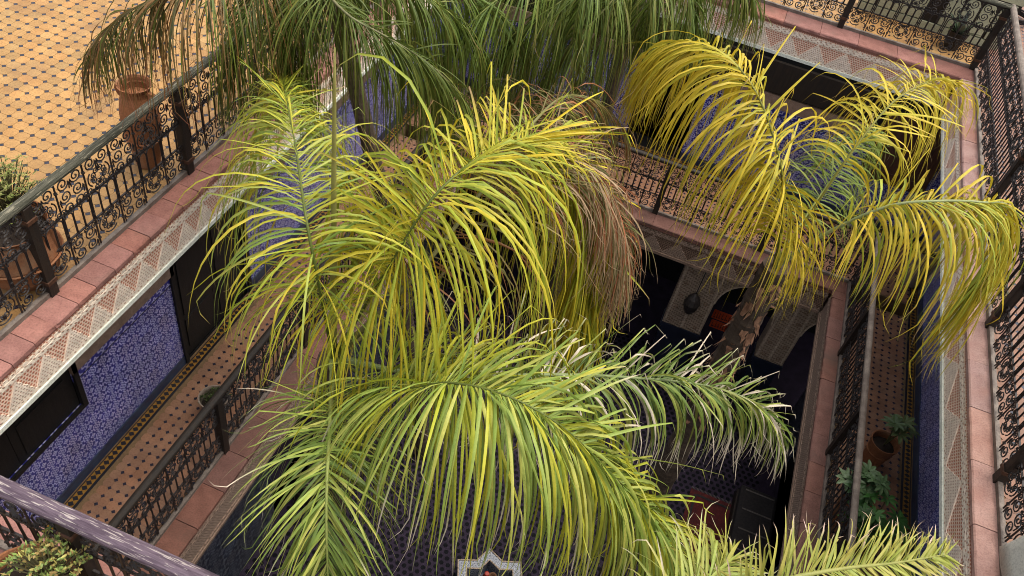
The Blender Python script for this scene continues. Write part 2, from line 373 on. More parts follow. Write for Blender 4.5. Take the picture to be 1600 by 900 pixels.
coping('worn pink brick coping along the left terrace edge, beside the yellow tiles','y',YN,YF,XL,1,D,-.09,.0,.245)
coping('pale pink brick coping down the right terrace edge','y',YN,YF,XR,-1,D,-.09,.0,.60,mat_='palebrick')
coping('brown-pink coping strip across the far terrace edge','x',XL-D,XR+D,YF,-1,.36,-.09,.0,.55)
coping('pink coping strip under the nearest railing, lower left','x',XL-D,XR+D,YN,1,.27,-.09,.0,.5)
W_,P_,B_,L_=M['lacewhite'],M['lacepink'],M['laceborder'],M['lip']
frieze('cream and pink triangle stucco frieze below the left terrace edge','y',YN+.03,YF-.03,XL,1,-.09,ZS,.305,W_,P_,B_,L_)
frieze('white triangle stucco frieze down the right side of the well','y',YN+.03,YF-.03,XR,-1,-.09,ZS,.72,W_,P_,B_,L_)
frieze('cream triangle stucco frieze across the far side under the orange-tiled terrace','x',XL+.03,XR-.03,YF,-1,-.09,ZS,.42,W_,P_,B_,L_)
g=MB(); g.box(XL,XR,YN-.3,YN-.006,ZS,-.09); tag(part('plain_fascia',g,M['pinkplaster'],None),'plain pink fascia below the nearest railing','fascia')
# roof slab undersides joining frieze and wall come with the terrace slabs (0.5 m thick)

# ---------------------------------------------------------------- gallery: floors, walls
def gal_floor(x0,x1,y0,y1,centre,nobj): return tile_floor('gallery_floor',x0,x1,y0,y1,ZG,.1035,.0007,.0235,M['gallerytile'],M['cabochon'],centre,nobj,.40,'')
gal_floor(WL+.15,GL-.30,GN-.3,GF,(-4.2,3.6),0)
gal_floor(GR+.24,WR-.15,GN-.3,GF,(3.6,7.5),0)
gal_floor(WL+.15,WR-.15,GF+.32,WF-.15,(1,11.5),0)
def border(axis,a0,a1,wall,sign,name='gallery_border'):
    F=frame(axis,a0,a1,wall,sign); mb=MB()
    fbox(mb,F,a0,a1,0,.15,ZG-.35,ZG-.008); s=structure('gallery_border',mb,M['grout'])
    y=MB(); fbox(y,F,a0,a1,.042,.120,ZG-.008,ZG+.001); part('yellow_strip',y,M['yellow'],s)
    k=MB()
    for o0,o1 in ((.030,.040),(.122,.147)): fbox(k,F,a0,a1,o0,o1,ZG-.008,ZG+.002)
    part('navy_line',k,M['black'],s)
    d=MB(); p=.068; n=int((a1-a0)/p); r=.031
    for i in range(n):
        c=a0+p*(i+.5); q=[d.vert(F(c+a,.081+b,ZG+.005)) for a,b in ((-r,0),(0,-r*1.2),(r,0),(0,r*1.2))]; d.face(q if sign*(1 if axis=='x' else -1)>0 else q[::-1])
    part('diamond_tile',d,M['black'],s,kind='stuff')
    return s
border('y',GN-.3,WF,WL,1); border('y',GN-.3,WF,WR,-1); border('x',WL+.155,WR-.155,WF,-1)
def tiled_wall(label, axis, a0,a1, pos, sign, holes, tile=.15, z0=ZG+.14, z1=-1.50, nobj=300, mt='zellij', thick=.3, ztop=ZS-.002, zbot=ZG-.2, cat='wall'):
    mid=(a0+a1)/2
    t=thing('tiled_wall',label,cat,(pos if axis=='y' else mid, mid if axis=='y' else pos, ZG))
    F0=frame(axis,a0,a1,pos,sign); L=V(t.location); F=lambda u,o,z: tuple(V(F0(u,o,z))-L)
    cuts=sorted({a0,a1}|{h[0] for h in holes}|{h[1] for h in holes})
    core=MB()
    for u0,u1 in zip(cuts,cuts[1:]):
        h=[q for q in holes if q[0]<=u0+1e-6 and q[1]>=u1-1e-6]
        if h:
            if h[0][2]>zbot: fbox(core,F,u0,u1,-thick,-.012,zbot,h[0][2])
            if h[0][3]<ztop: fbox(core,F,u0,u1,-thick,-.012,h[0][3],ztop)
        else: fbox(core,F,u0,u1,-thick,-.012,zbot,ztop)
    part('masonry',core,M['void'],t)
    back=MB(); 
    for h in holes: fbox(back,F,h[0]-.1,h[1]+.1,-thick-1.2,-thick-1.15,h[2]-.2,h[3]+.2); fbox(back,F,h[0]-.1,h[0],-thick-1.15,-thick-.003,h[2]-.2,h[3]+.2); fbox(back,F,h[1],h[1]+.1,-thick-1.15,-thick-.003,h[2]-.2,h[3]+.2)
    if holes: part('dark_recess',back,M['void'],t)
    def inhole(u0,u1,za,zb): return any(u1>h[0]+.004 and u0<h[1]-.004 and zb>h[2]+.004 and za<h[3]-.004 for h in holes)
    ok=[]
    nz=max(1,round((z1-z0)/tile)); tz=(z1-z0)/nz; nu=round((a1-a0)/tile); tu=(a1-a0)/nu
    for i in range(nu):
        for j in range(nz):
            ua,ub=a0+i*tu,a0+(i+1)*tu; za,zb=z0+j*tz,z0+(j+1)*tz
            if not inhole(ua,ub,za,zb): ok.append((ua,ub,za,zb))
            else:
                for h in holes:                     # trimmed tiles beside an opening
                    if ub>h[0] and ua<h[1] and zb>h[2] and za<h[3]:
                        if ua<h[0]-.02: ok.append((ua,h[0],za,zb))
                        elif ub>h[1]+.02: ok.append((h[1],ub,za,zb))
                        elif za<h[2]-.02: ok.append((ua,ub,za,h[2]))
    ok.sort(key=lambda q: (q[0]-a0 if axis=='y' else 0))
    def addt(mb,q,base=None):
        ua,ub,za,zb=q; g=.0016; o=.0+random.uniform(-.0012,.0012); mb.cur=rcol(.22)
        FF=F
        v=[mb.vert(FF(u,oo,z)) for u,oo,z in ((ua+g,-.012,za+g),(ub-g,-.012,za+g),(ub-g,-.012,zb-g),(ua+g,-.012,zb-g),(ua+g,o,za+g),(ub-g,o,za+g),(ub-g,o,zb-g),(ua+g,o,zb-g))]
        uw=(ub-ua)/tu; vw=(zb-za)/tz; uv=[(0,0),(uw,0),(uw,vw),(0,vw)]
        for f in ((4,5,6,7),(0,1,5,4),(1,2,6,5),(2,3,7,6),(3,0,4,7)): mb.face([v[k] for k in f],[uv[k%4] for k in f])
    for q in ok[:nobj]:
        mb=MB(); addt(mb,q); part('tile',mb,M[mt],t)
    if ok[nobj:]:
        mb=MB()
        for q in ok[nobj:]: addt(mb,q)
        part('tile_field',mb,M[mt],t,kind='stuff')
    return t,F
def trim(t,F,a0,a1,holes,bands):
    for nm,z0,z1,o,mt in bands:
        us=[(a0,a1)]
        for h in holes:
            if h[3]>z0+.01 and h[2]<z1-.01:
                us=[s for u in us for s in ((u[0],min(u[1],h[0])),(max(u[0],h[1]),u[1])) if s[1]-s[0]>.01]
        mb=MB()
        for u0,u1 in us: fbox(mb,F,u0,u1,-.012,o,z0,z1,4.4)
        part(nm,mb,M[mt],t)
bands=[('wooden_cornice',-1.36,-1.14,.03,'tan'),('border_strip',-1.485,-1.362,.002,'zellij'),('black_line',-1.499,-1.486,.004,'black'),('skirting',ZG-.03,ZG+.137,.012,'navy')]
hl=[(2.0,3.56,-1.84,-.80),(5.10,6.37,ZG-.05,-1.12)]
t,F=tiled_wall('blue and white tiled gallery wall on the left with a black window and doorway','y',GN-.3,WF,WL,1,hl); trim(t,F,GN-.3,WF,hl,bands)
fr=MB(); fbox(fr,F,1.94,3.62,-.05,.03,-1.89,-1.842); fbox(fr,F,1.94,1.998,-.05,.03,-1.84,-.8); fbox(fr,F,3.562,3.62,-.05,.03,-1.84,-.8); fbox(fr,F,2.0,3.56,-.16,-.14,-1.84,-.8)
part('window_frame',fr,M['ebony'],t)
for u0,u1 in ((2.003,2.777),(2.783,3.557)):
    b=MB(); fbox(b,F,u0,u1,-.045,-.018,-1.838,-.80); lf=part('shutter_leaf',b,M['ebony'],t)
    for z0_,z1_ in ((-1.78,-1.35),(-1.29,-.86)): b=MB(); fbox(b,F,u0+.09,u1-.09,-.017,-.006,z0_,z1_); part('panel',b,M['ebony'],lf)
fr=MB(); fbox(fr,F,5.04,5.098,-.05,.03,ZG+.006,-1.12); fbox(fr,F,6.372,6.43,-.05,.03,ZG+.006,-1.12); part('door_frame',fr,M['ebony'],t)
for u0,u1 in ((5.101,5.732),(5.738,6.369)):
    b=MB(); fbox(b,F,u0,u1,-.06,-.03,ZG+.01,-1.12); lf=part('door_leaf',b,M['ebony'],t)
    for z0_,z1_ in ((ZG+.15,ZG+.62),(ZG+.70,ZG+1.55)): b=MB(); fbox(b,F,u0+.09,u1-.09,-.029,-.016,z0_,z1_); part('panel',b,M['ebony'],lf)
t,F=tiled_wall('violet-blue patterned tile gallery wall on the right, under the white frieze','y',GN-.3,WF,WR,-1,[]); trim(t,F,GN-.3,WF,[],bands)
hf=[(-1.2,-.2,ZG-.05,-1.12)]
t,F=tiled_wall('dark blue patterned tile gallery wall at the far end behind the fronds','x',WL,WR,WF,-1,hf,nobj=150); trim(t,F,WL,WR,hf,bands)
up=MB(); fbox(up,F,-.2,2.2,-.012,.05,-1.10,-.6); part('timber_lintel',up,M['postwood'],t)
sh=thing('wooden_shutter','brown wooden window shutter on the far gallery wall, at its right end','shutter',(3.05,WF-.02,-1.98))
for i in range(5):
    b=MB(); b.box(-.52+.208*i+.003,-.52+.208*(i+1)-.003,-.035,.0,0,1.2); part('board',b,M['wood'],sh)
b=MB(); b.box(-.52,.52,-.05,-.036,.12,.2); b.box(-.52,.52,-.05,-.036,1.0,1.08); part('batten',b,M['wood'],sh)

# gallery edge copings and carved fascias
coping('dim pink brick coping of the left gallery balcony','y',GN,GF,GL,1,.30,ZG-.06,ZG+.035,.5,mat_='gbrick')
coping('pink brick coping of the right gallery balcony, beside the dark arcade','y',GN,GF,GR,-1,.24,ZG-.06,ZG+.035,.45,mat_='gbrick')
coping('shaded brown brick coping along the far gallery balcony','x',GL-.3,GR+.24,GF,-1,.32,ZG-.06,ZG+.035,.5,mat_='gbrick')
T_,Q_,R_=M['shadewhite'],M['shadepink'],M['shadeborder']
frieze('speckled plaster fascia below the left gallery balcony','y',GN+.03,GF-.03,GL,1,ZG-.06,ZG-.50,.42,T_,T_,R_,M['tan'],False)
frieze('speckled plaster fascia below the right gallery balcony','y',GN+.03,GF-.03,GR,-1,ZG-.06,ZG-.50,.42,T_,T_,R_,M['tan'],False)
frieze('shaded brown carved triangle fascia above the far arches','x',GL+.03,GR-.03,GF,-1,ZG-.06,ZG-.50,.42,T_,Q_,R_,M['tan'])

# ---------------------------------------------------------------- wrought-iron railings
def spiral(r, turns, n=16, ex=.6):
    return [(r*(1-i/n)**ex*math.cos(2*PI*turns*i/n), r*(1-i/n)**ex*math.sin(2*PI*turns*i/n)) for i in range(n+1)]
RR=.0072
def ros_mesh(n=4):
    mb=MB()
    for k in range(8):
        a=2*PI*k/8+PI/8; c=V((math.cos(a)*.068,math.sin(a)*.068)); s=1 if k%2 else -1
        pts=[]
        for x,y in spiral(.033,1.5*s,14): 
            q=Matrix.Rotation(a+s*.9,2)@V((x,y)); pts.append((c.x+q.x,0,c.y+q.y))
        mb.tube(pts,RR*.9,n,False)
    for k in range(4):
        a=PI/2*k; pts=[(math.cos(a+b)*.108*(1+.16*math.cos(2*b)),0,math.sin(a+b)*.108*(1+.16*math.cos(2*b))) for b in (-.62,-.36,-.12,.12,.36,.62)]
        mb.tube(pts,RR,n,False)
    return mb
def scroll_mb(n=4, fl=1):
    mb=MB(); pts=[(-.058*fl,0,-.075),(-.066*fl,0,-.02)]+[(x*-fl,0,y) for x,y in spiral(.06,-1.6,18)]
    mb.tube(pts,RR,n,False); return mb
def arch_mb(w,h,n=4):
    mb=MB(); pts=[(-w/2,0,-h/2)]+[(-w/2*math.cos(PI*k/8)*(1 if True else 1),0,h/2-w/2+w/2*math.sin(PI*k/8)) for k in range(9)]+[(w/2,0,-h/2)]
    mb.tube(pts,RR,n,False); pts=[(-w/2*math.cos(PI*k/8),0,-h/2+.0-w*.3*math.sin(PI*k/8)) for k in range(9)]; mb.tube(pts,RR,n,False); return mb
UW=.306
ROS=ros_mesh().mesh('rosette',M['iron']); SCR=[scroll_mb(4,f).mesh('scroll',M['iron']) for f in (1,-1)]
def curl_mb(f):
    mb=MB(); mb.tube([(-.03*f,0,-.03),(-.036*f,0,-.008)]+[(x*-f,0,y) for x,y in spiral(.032,-1.5,13)],RR*.85,4,False); return mb
CUR=[curl_mb(f).mesh('small_scroll',M['iron']) for f in (1,-1)]
ARC=arch_mb(.088,.23).mesh('arch_loop',M['iron'])
b=MB(); b.tube([(0,0,0),(0,0,.86)],.0085,5); BAR=b.mesh('bar',M['iron'])
COLM=MB()
for zz in (.07,.34,.55,.78): COLM.lathe([(.011,zz-.012),(.0165,zz-.004),(.0165,zz+.004),(.011,zz+.012)],6)
COLLAR=COLM.mesh('bar_collar',M['iron'])
def panel_parts(L):
    """(mesh, x, z, name) list for one panel of length L between posts"""
    n=max(1,round(L/UW)); w=L/n; out=[]
    for i in range(n+1): out.append((BAR,i*w,.06,'bar')); out.append((COLLAR,i*w,.06,'bar_collar'))
    for i in range(n):
        c=(i+.5)*w
        if i%2==0: out += [(ROS,c,.72,'rosette'),(ROS,c,.22,'rosette')]
        else:
            for z in (.72,.22): out += [(SCR[0],c-.068,z+.03,'scroll'),(SCR[1],c+.068,z+.03,'scroll'),(SCR[0],c-.068,z-.09,'scroll'),(SCR[1],c+.068,z-.09,'scroll')]
        out += [(SCR[1],c-.07,.875,'scroll'),(SCR[0],c+.07,.875,'scroll')]
        for k in (-1,0,1): out.append((ARC,c+k*.097,.475,'arch_loop'))
        for k in (-1,1): out += [(CUR[k>0],c+k*.05,.60+.018,'small_scroll'),(CUR[k<0],c+k*.05,.335-.02,'small_scroll'),(CUR[k<0],c+k*.125,.60+.03,'small_scroll'),(CUR[k>0],c+k*.125,.335-.035,'small_scroll')]
    return out
PROF=[(-.062,0),(-.062,.028),(-.05,.05),(-.025,.066),(.0,.071),(.025,.066),(.05,.05),(.062,.028),(.062,0),(.03,-.012),(-.03,-.012)]
def railing(label, start, end, posts, zb, detail=True, rail_m='handrail', cat='railing', k=.66, group=None):
    s=V((start[0],start[1],zb)); e=V((end[0],end[1],zb)); d=e-s; L=d.length; ang=math.atan2(d.y,d.x)
    t=thing('iron_railing',label,cat,s,group,(0,0,ang))
    mb=MB(); mb.prism([(y*k,z*k+.965) for y,z in PROF],'x',-.05,L+.05); part('handrail',mb,M[rail_m],t)
    mb=MB(); mb.box(-.03,L+.03,-.022,.022,.0,.045); part('bottom_rail',mb,M['greywood'],t)
    mb=MB(); mb.box(0,L,-.012,.012,.935,.952); mb.box(0,L,-.008,.008,.60,.612); mb.box(0,L,-.008,.008,.335,.347); part('cross_bar',mb,M['iron'],t)
    for p in posts:
        mb=MB(); mb.cbox(p-.042,p+.042,-.042,.042,0,.95,.004); po=part('post',mb,M['postwood'],t)
        if detail:
            for zz in (.14,.80):
                mb=MB(); mb.box(p-.050,p+.050,-.055,.055,zz,zz+.035); part('bracket',mb,M['wood'],po)
    es=[0]+sorted(posts)+[L]; es=[q for q in es if 0<=q<=L]; merged=MB() ; cnt={}
    for a,b in zip(es,es[1:]):
        if b-a<.12: continue
        for me,x,z,nm in panel_parts(b-a):
            cnt[nm]=cnt.get(nm,0)+1
            if detail and cnt[nm]<=300: link(nm,me,t,(a+x,0,z))
            else:
                base=len(merged.v); merged.v += [(v.co.x+a+x,v.co.y,v.co.z+z) for v in me.vertices]; merged.c += [(1,1,1)]*len(me.vertices)
                for pg in me.polygons: merged.f.append(tuple(base+i for i in pg.vertices)); merged.uv.append(None); merged.mi.append(0)
    if merged.v: part('scrollwork',merged,M['iron'],t,kind='stuff')
    return t
# upper terrace: left, far, right, near   (posts measured along the rail)
xl=XL-.235; xr=XR+.20; yf=YF+.37; yn=YN-.20
railing('wrought iron railing with weathered green-grey handrail along the left terrace','a' and (xl,yn),(xl,yf),[3.46-yn-1.84,3.46-yn,5.30-yn,7.14-yn,8.98-yn],0)
railing('wrought iron railing across the far side, in front of the pale arched wall',(xl,yf),(xr,yf),[1.35-xl-3.6,1.35-xl-1.8,1.35-xl,xr-xl-.05],0)
railing('wrought iron railing down the right edge with brown handrail',(xr,yf),(xr,yn),[yf-9.25,yf-7.28,yf-5.33,yf-3.4],0,rail_m='greywood')
railing('near wrought iron railing with peeling handrail, lilac-grey in this light, lower left corner',(xr,yn),(xl,yn),[xr+2.52-1.9,xr+2.52],0,rail_m='handrail_lilac_lit',k=.85)
# gallery balconies
gl=GL-.275; gr=GR+.21; gf=GF+.29
railing('dark iron railing of the left gallery balcony, over the blue tiled floor edge',(gl,GN),(gl,gf),[1.2,2.9,4.6,6.3,8.0],ZG+.035,False,'postwood',k=.7)
railing('dark iron railing of the far gallery balcony above the arches',(gl,gf),(gr,gf),[1.7,3.4,5.1],ZG+.035,False,'postwood')
railing('dark iron railing of the right gallery balcony with grey handrail',(gr,gf),(gr,GN),[1.6,3.4,5.2,7.0],ZG+.035,False,'greywood',k=.62)

# ---------------------------------------------------------------- ground floor
mb=MB(); mb.box(-8,8,-1,16,ZB-.3,ZB); gfl=structure('courtyard_floor',mb,M['groundfloor'])
d=MB(); p=.105
for j in range(int(9.5/(p*.866))):
    for i in range(int(6.8/p)):
        x=-3.7+p*(i+.5*(j%2)); y=2+p*.866*j
        d.face([d.vert((x+.036*math.cos(PI/3*k+.52),y+.036*math.sin(PI/3*k+.52),ZB+.004)) for k in range(6)])
part('mosaic_dot',d,M['dot'],gfl,kind='stuff')
def ground_wall(label, axis, a0,a1,pos,sign,holes):
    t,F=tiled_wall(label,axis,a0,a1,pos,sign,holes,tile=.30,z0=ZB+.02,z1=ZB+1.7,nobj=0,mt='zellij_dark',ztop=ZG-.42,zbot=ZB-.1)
    t.location.z=t.location.z
    return t
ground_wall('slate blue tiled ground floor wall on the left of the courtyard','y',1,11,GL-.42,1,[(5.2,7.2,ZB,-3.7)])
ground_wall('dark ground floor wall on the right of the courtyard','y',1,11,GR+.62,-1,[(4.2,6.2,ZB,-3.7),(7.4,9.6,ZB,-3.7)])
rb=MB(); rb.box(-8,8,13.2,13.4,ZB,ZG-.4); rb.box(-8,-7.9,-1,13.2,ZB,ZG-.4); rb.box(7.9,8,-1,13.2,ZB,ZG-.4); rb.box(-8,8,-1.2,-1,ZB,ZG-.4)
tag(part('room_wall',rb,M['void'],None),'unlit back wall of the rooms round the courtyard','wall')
# arcade under the far gallery: two plaster piers with arches between
ar=thing('plaster_arcade','carved tan plaster piers and round arches under the far gallery','arcade',(1.5,GF+.10,ZB))
zt=ZG-.43-ZB; zp=-4.82-ZB
def pier(x0,x1,fl,fr_,nm='pier'):
    mb=MB(); K=8; left=[];right=[]
    for k in range(K+1):
        a=PI/2*k/K; left.append((x0-fl+fl*math.cos(a) if fl else x0, zt-.12-.62+.62*math.sin(a))); right.append((x1+fr_-fr_*math.cos(a) if fr_ else x1, zt-.12-.62+.62*math.sin(a)))
    poly=[(x0,zp),(x1,zp)]+right+[(right[-1][0],zt),(left[-1][0],zt)]+left[::-1]
    A=[mb.vert((x-1.5,0,z)) for x,z in poly]; B=[mb.vert((x-1.5,.35,z)) for x,z in poly]; n=len(poly)
    mb.face(A,[p for p in poly]); mb.face(B[::-1])
    for i in range(n): q=(i+1)%n; mb.face([A[q],A[i],B[i],B[q]],[poly[q],poly[i],poly[i],poly[q]])
    o=part(nm,mb,M['arcade'],ar)
    for bx in ((x0+.02,x0+.05),(x1-.05,x1-.02),((x0+x1)/2-.02,(x0+x1)/2+.02)):
        m2=MB(); m2.box(bx[0]-1.5,bx[1]-1.5,-.012,-.002,zp+.03,zt-.02); part('rope_moulding',m2,M['ropes'],o)
    arc=MB()
    for pts,f in ((left,fl),(right,fr_)):
        if f: arc=MB(); arc.tube([(x-1.5,-.004,z) for x,z in pts],.016,5); part('arch_moulding',arc,M['ropes'],o)
    for k in range(5):
        for xx in (x0+.12,x1-.12):
            m2=MB(); z=zp+.14+k*.29; m2.tube([(xx-1.5+.03*math.cos(2*PI*q/8),-.006,z+.03*math.sin(2*PI*q/8)) for q in range(8)],.008,4,closed=True); part('carved_rosette',m2,M['tan2'],o)
    da=MB(); da.box(x0-1.49,x1-1.51,.02,.33,0,zp-.10); part('tiled_dado',da,M['zellij_dark'],o)
    da=MB(); da.box(x0-1.52,x1-1.48,-.02,.34,zp-.098,zp-.004); part('dado_cap',da,M['zellij_dark'],o)
pier(.53,1.20,0,.52); pier(2.17,2.66,.45,.55)
# hanging lantern in front of the first pier
lt=thing('hanging_lantern','black metal lantern hanging on a rod before the carved pier','lantern',(.86,GF-.0+.02,-4.35))
mb=MB(); mb.lathe([(.02,.0),(.07,.03),(.12,.14),(.135,.25),(.10,.36),(.05,.43),(.02,.47)],10); part('lantern_body',mb,M['iron'],lt)
mb=MB(); mb.tube([(0,0,.47),(0,0,1.0)],.010,5); part('rod',mb,M['iron'],lt)
mb=MB(); mb.lathe([(.03,.36),(.06,.365),(.055,.39),(.03,.40)],10); part('cap_ring',mb,M['iron'],lt)
# orange cloth in the archway
oc=thing('patterned_cloth','orange cloth panel with two dark-patterned rows hung inside the arch','cloth',(1.56,11.3,-5.20))
for r,(z0,z1,w) in enumerate(((.22,.43,.23),(0,.18,.20))):
    mb=MB(); mb.box(-w,w,-.012,0,z0,z1); b_=part('cloth_band',mb,M['orange'],oc)
    mb=MB(); k=0
    x=-w+.03
    while x<w-.04:
        ww=random.choice((.022,.03,.045)); zz=z0+.03+random.random()*.03
        mb.box(x,x+.010,-.017,-.013,z0+.035,z1-.035); mb.box(x+.011,x+ww,-.017,-.013,zz,zz+.018); x+=ww+.018
    part('dark_motif',mb,M['darkcloth'],b_)
# rug
rg=thing('red_rug','deep red patterned rug lying on the mosaic courtyard floor','rug',(2.35,7.1,ZB+.006),rot=(0,0,-.02))
mb=MB(); 
NX,NY=8,20
g=[[mb.vert((-.45+.9*i/NX,-1.45+2.9*j/NY,.012+.004*noise.noise(V((i*.5,j*.4,0))))) for j in range(NY+1)] for i in range(NX+1)]
for i in range(NX):
    for j in range(NY): mb.face([g[i][j],g[i+1][j],g[i+1][j+1],g[i][j+1]])
mb.box(-.45,.45,-1.45,1.45,.0,.006); part('pile',mb,M['rug'],rg)
mb=MB()
for k in (-1,1): mb.box(.36*k-.02,.36*k+.02,-1.36,1.36,.018,.021); mb.box(-.34,.34,1.36*k-.02,1.36*k+.02,.018,.021)
part('woven_border',mb,M['darkcloth'],rg)
fr=MB()
for k in range(40):
    for e in (-1,1): x=-.44+.0226*k; fr.box(x,x+.006,e*1.45 if e>0 else -1.50,1.50 if e>0 else -1.45,.003,.007)
part('fringe',fr,M['stripe'],rg,kind='stuff')
# low striped couches
def couch(label,x0,x1,y0,y1,along):
    t=thing('low_couch',label,'couch',((x0+x1)/2,(y0+y1)/2,ZB)); hx=(x1-x0)/2; hy=(y1-y0)/2
    mb=MB(); mb.cbox(-hx,hx,-hy,hy,0,.24,.02); part('base',mb,M['postwood'],t)
    mb=MB(); mb.cbox(-hx+.02,hx-.02,-hy+.02,hy-.02,.242,.44,.05); c=part('mattress',mb,M['darkcloth'],t)
    for k in range(7):
        mb=MB()
        if along=='y': x=-hx+.12+k*(2*hx-.24)/6; mb.box(x-.012,x+.012,-hy+.08,hy-.08,.440,.444)
        else: y=-hy+.12+k*(2*hy-.24)/6; mb.box(-hx+.08,hx-.08,y-.012,y+.012,.440,.444)
        part('woven_stripe',mb,M['stripe'],c)
    return t
couch('black couch with thin pale stripes by the right arcade',2.62,3.25,6.3,8.75,'x')
couch('dark couch with fine grey stripes in the left corner of the courtyard',-3.7,-2.95,5.6,7.4,'x')
# star-shaped fountain
ft=thing('star_fountain','eight-pointed mosaic fountain basin on the courtyard floor','fountain',(-.45,5.35,ZB))
def star(R,r,n=8,a0=PI/8): return [((R if k%2==0 else r)*math.cos(a0+PI*k/n),(R if k%2==0 else r)*math.sin(a0+PI*k/n)) for k in range(2*n)]
o_=star(.64,.49); i_=star(.47,.36); mb=MB(); zt_=.38
A=[mb.vert((x,y,0)) for x,y in o_]; B=[mb.vert((x,y,zt_)) for x,y in o_]; Cc=[mb.vert((x,y,zt_)) for x,y in i_]; Dd=[mb.vert((x,y,.12)) for x,y in i_]
n=16
for k in range(n):
    q=(k+1)%n; mb.face([A[k],A[q],B[q],B[k]],[(k,0),(k+1,0),(k+1,1),(k,1)]); mb.face([B[k],B[q],Cc[q],Cc[k]],[(2*k,0),(2*k+2,0),(2*k+2,1),(2*k,1)]); mb.face([Cc[k],Cc[q],Dd[q],Dd[k]],[(k,0),(k+1,0),(k+1,1),(k,1)])
mb.face(Dd); part('basin',mb,M['mosaic'],ft)
for rad in (o_,i_):
    mb=MB(); mb.tube([(x,y,zt_+.004) for x,y in rad],.012,5,closed=True); part('rim_edge',mb,M['ropes'],ft)
for k in range(7):
    a=2*PI*k/7; x,y=-.45+.22*math.cos(a),5.35+.22*math.sin(a)
    if k==3: continue
    lg=thing('clay_jar','small brown clay jar in the star fountain, '+('at its right point','at its upper right inner corner','at the far side','','at its left point','at its lower left inner corner','at its nearest side')[k],'jar',(x,y,ZB+.125),'brown jars in the fountain')
    mb=MB(); mb.cur=(.5,.5,.5); mb.lathe([(.05,0),(.09,.08),(.095,.17),(.06,.24),(.065,.27),(.05,.27),(.045,.22),(.02,.2)],12); part('jar_body',mb,M['terracotta'],lg,True)
rl=thing('red_jar','slim red jar among the brown jars of the star fountain','jar',(-.58,5.50,ZB+.125))
mb=MB(); mb.lathe([(.05,0),(.06,.1),(.055,.3),(.03,.38),(.035,.42),(.02,.42)],12); part('jar_body',mb,mat('red_glaze',(.30,.03,.015),None,9,.4,.1),rl,True)

# ---------------------------------------------------------------- pots and pot plants
def pot(label, loc, prof, n=22, mt='terracotta', handles=False, group=None, soil=True, rings=()):
    t=thing('clay_pot',label,'pot',loc,group); mb=MB(); mb.cur=(1,1,1)
    top=prof[-1]; inner=[(top[0]-.012,top[1]),(top[0]-.022,top[1]-.02),(max(.03,top[0]-.03),top[1]-.12)]
    mb.lathe(prof+inner,n); part('pot_body',mb,M[mt],t,False)
    for r,z in rings:
        q=MB(); q.tube([(r*math.cos(2*PI*k/n),r*math.sin(2*PI*k/n),z) for k in range(n)],.012,5,closed=True); part('pot_ring',q,M[mt],t)
    if handles:
        for s in (-1,1):
            q=MB(); R=prof[-2][0]; q.tube([(s*(R+.00),0,top[1]-.06),(s*(R+.06),0,top[1]-.05),(s*(R+.085),0,top[1]-.11),(s*(R+.06),0,top[1]-.17),(s*(R-.0),0,top[1]-.2)],.02,7); part('handle',q,M[mt],t)
    if soil:
        q=MB(); q.lathe([(max(.02,top[0]-.032),top[1]-.10),(.01,top[1]-.085)],14); part('soil',q,M['soil'],t)
    return t
def leafblade(mb,p,d,nrm,L,w,col,droop=.3,n=5):
    d=V(d).normalized(); p=V(p); prev=None; mb.cur=col
    for i in range(n+1):
        s=i/n; d=(d+V((0,0,-1))*droop*s/n*2).normalized(); sd=d.cross(nrm); sd=sd.normalized() if sd.length>1e-5 else d.orthogonal().normalized()
        ww=w*math.sin(PI*min(1,s*.93+.07))**.8/2; up=sd.cross(d)
        r=[mb.vert(p-sd*ww+up*ww*.25),mb.vert(p),mb.vert(p+sd*ww+up*ww*.25)]
        if prev: mb.face([prev[0],prev[1],r[1],r[0]]); mb.face([prev[1],prev[2],r[2],r[1]])
        prev=r; p=p+d*(L/n)
def schefflera(label,loc,h,spread,nst,cols,Ll=.13):
    t=thing('umbrella_plant',label,'pot plant',loc); st=MB(); st.cur=(.10,.10,.04); cnt=0
    for k in range(nst):
        a=random.uniform(0,2*PI); r=spread*math.sqrt(random.random()); z=h*random.uniform(.45,1)
        e=V((r*math.cos(a),r*math.sin(a),z)); st.tube([(0,0,0),(e.x*.4,e.y*.4,z*.55),e],.006,4,False)
        mb=MB(); col=random.choice(cols); up=(V((e.x,e.y,0))*.8+V((random.uniform(-.3,.3),random.uniform(-.3,.3),1))).normalized()
        x=up.orthogonal().normalized(); y=up.cross(x)
        for q in range(8):
            b=2*PI*q/8+random.uniform(-.15,.15); dd=x*math.cos(b)+y*math.sin(b)+up*.25; k2=random.uniform(.8,1.15)
            leafblade(mb,e+dd*.012,dd,up,Ll*random.uniform(.8,1.15),Ll*.36,tuple(c*k2 for c in col),.7)
        part('leaf_whorl',mb,M['pleaf'],t)
    part('stem',st,M['pleaf'],t)
    return t
def bush(label,name,cat,loc,rx,h,n,cols,Ll,w):
    t=thing(name,label,cat,loc); mb=MB(); st=MB(); st.cur=(.12,.10,.05)
    for k in range(n//9):
        a=random.uniform(0,2*PI); r=rx*random.random()**.6; z=h*random.uniform(.35,1)*(1-.35*(r/rx)**2); e=V((r*math.cos(a),r*math.sin(a),z))
        st.tube([(0,0,0),(e.x*.35,e.y*.35,z*.5),e],.004,4,False)
        for q in range(9):
            dd=V((random.gauss(0,1),random.gauss(0,1),random.gauss(.5,.8))).normalized(); c=random.choice(cols); k2=random.uniform(.7,1.25)
            leafblade(mb,e-dd*.01+V((random.uniform(-.03,.03),)*3),dd,dd.orthogonal(),Ll*random.uniform(.6,1.2),w,tuple(x*k2 for x in c),.3,3)
    part('foliage',mb,M['pleaf'],t,kind='stuff'); part('stem',st,M['pleaf'],t); return t
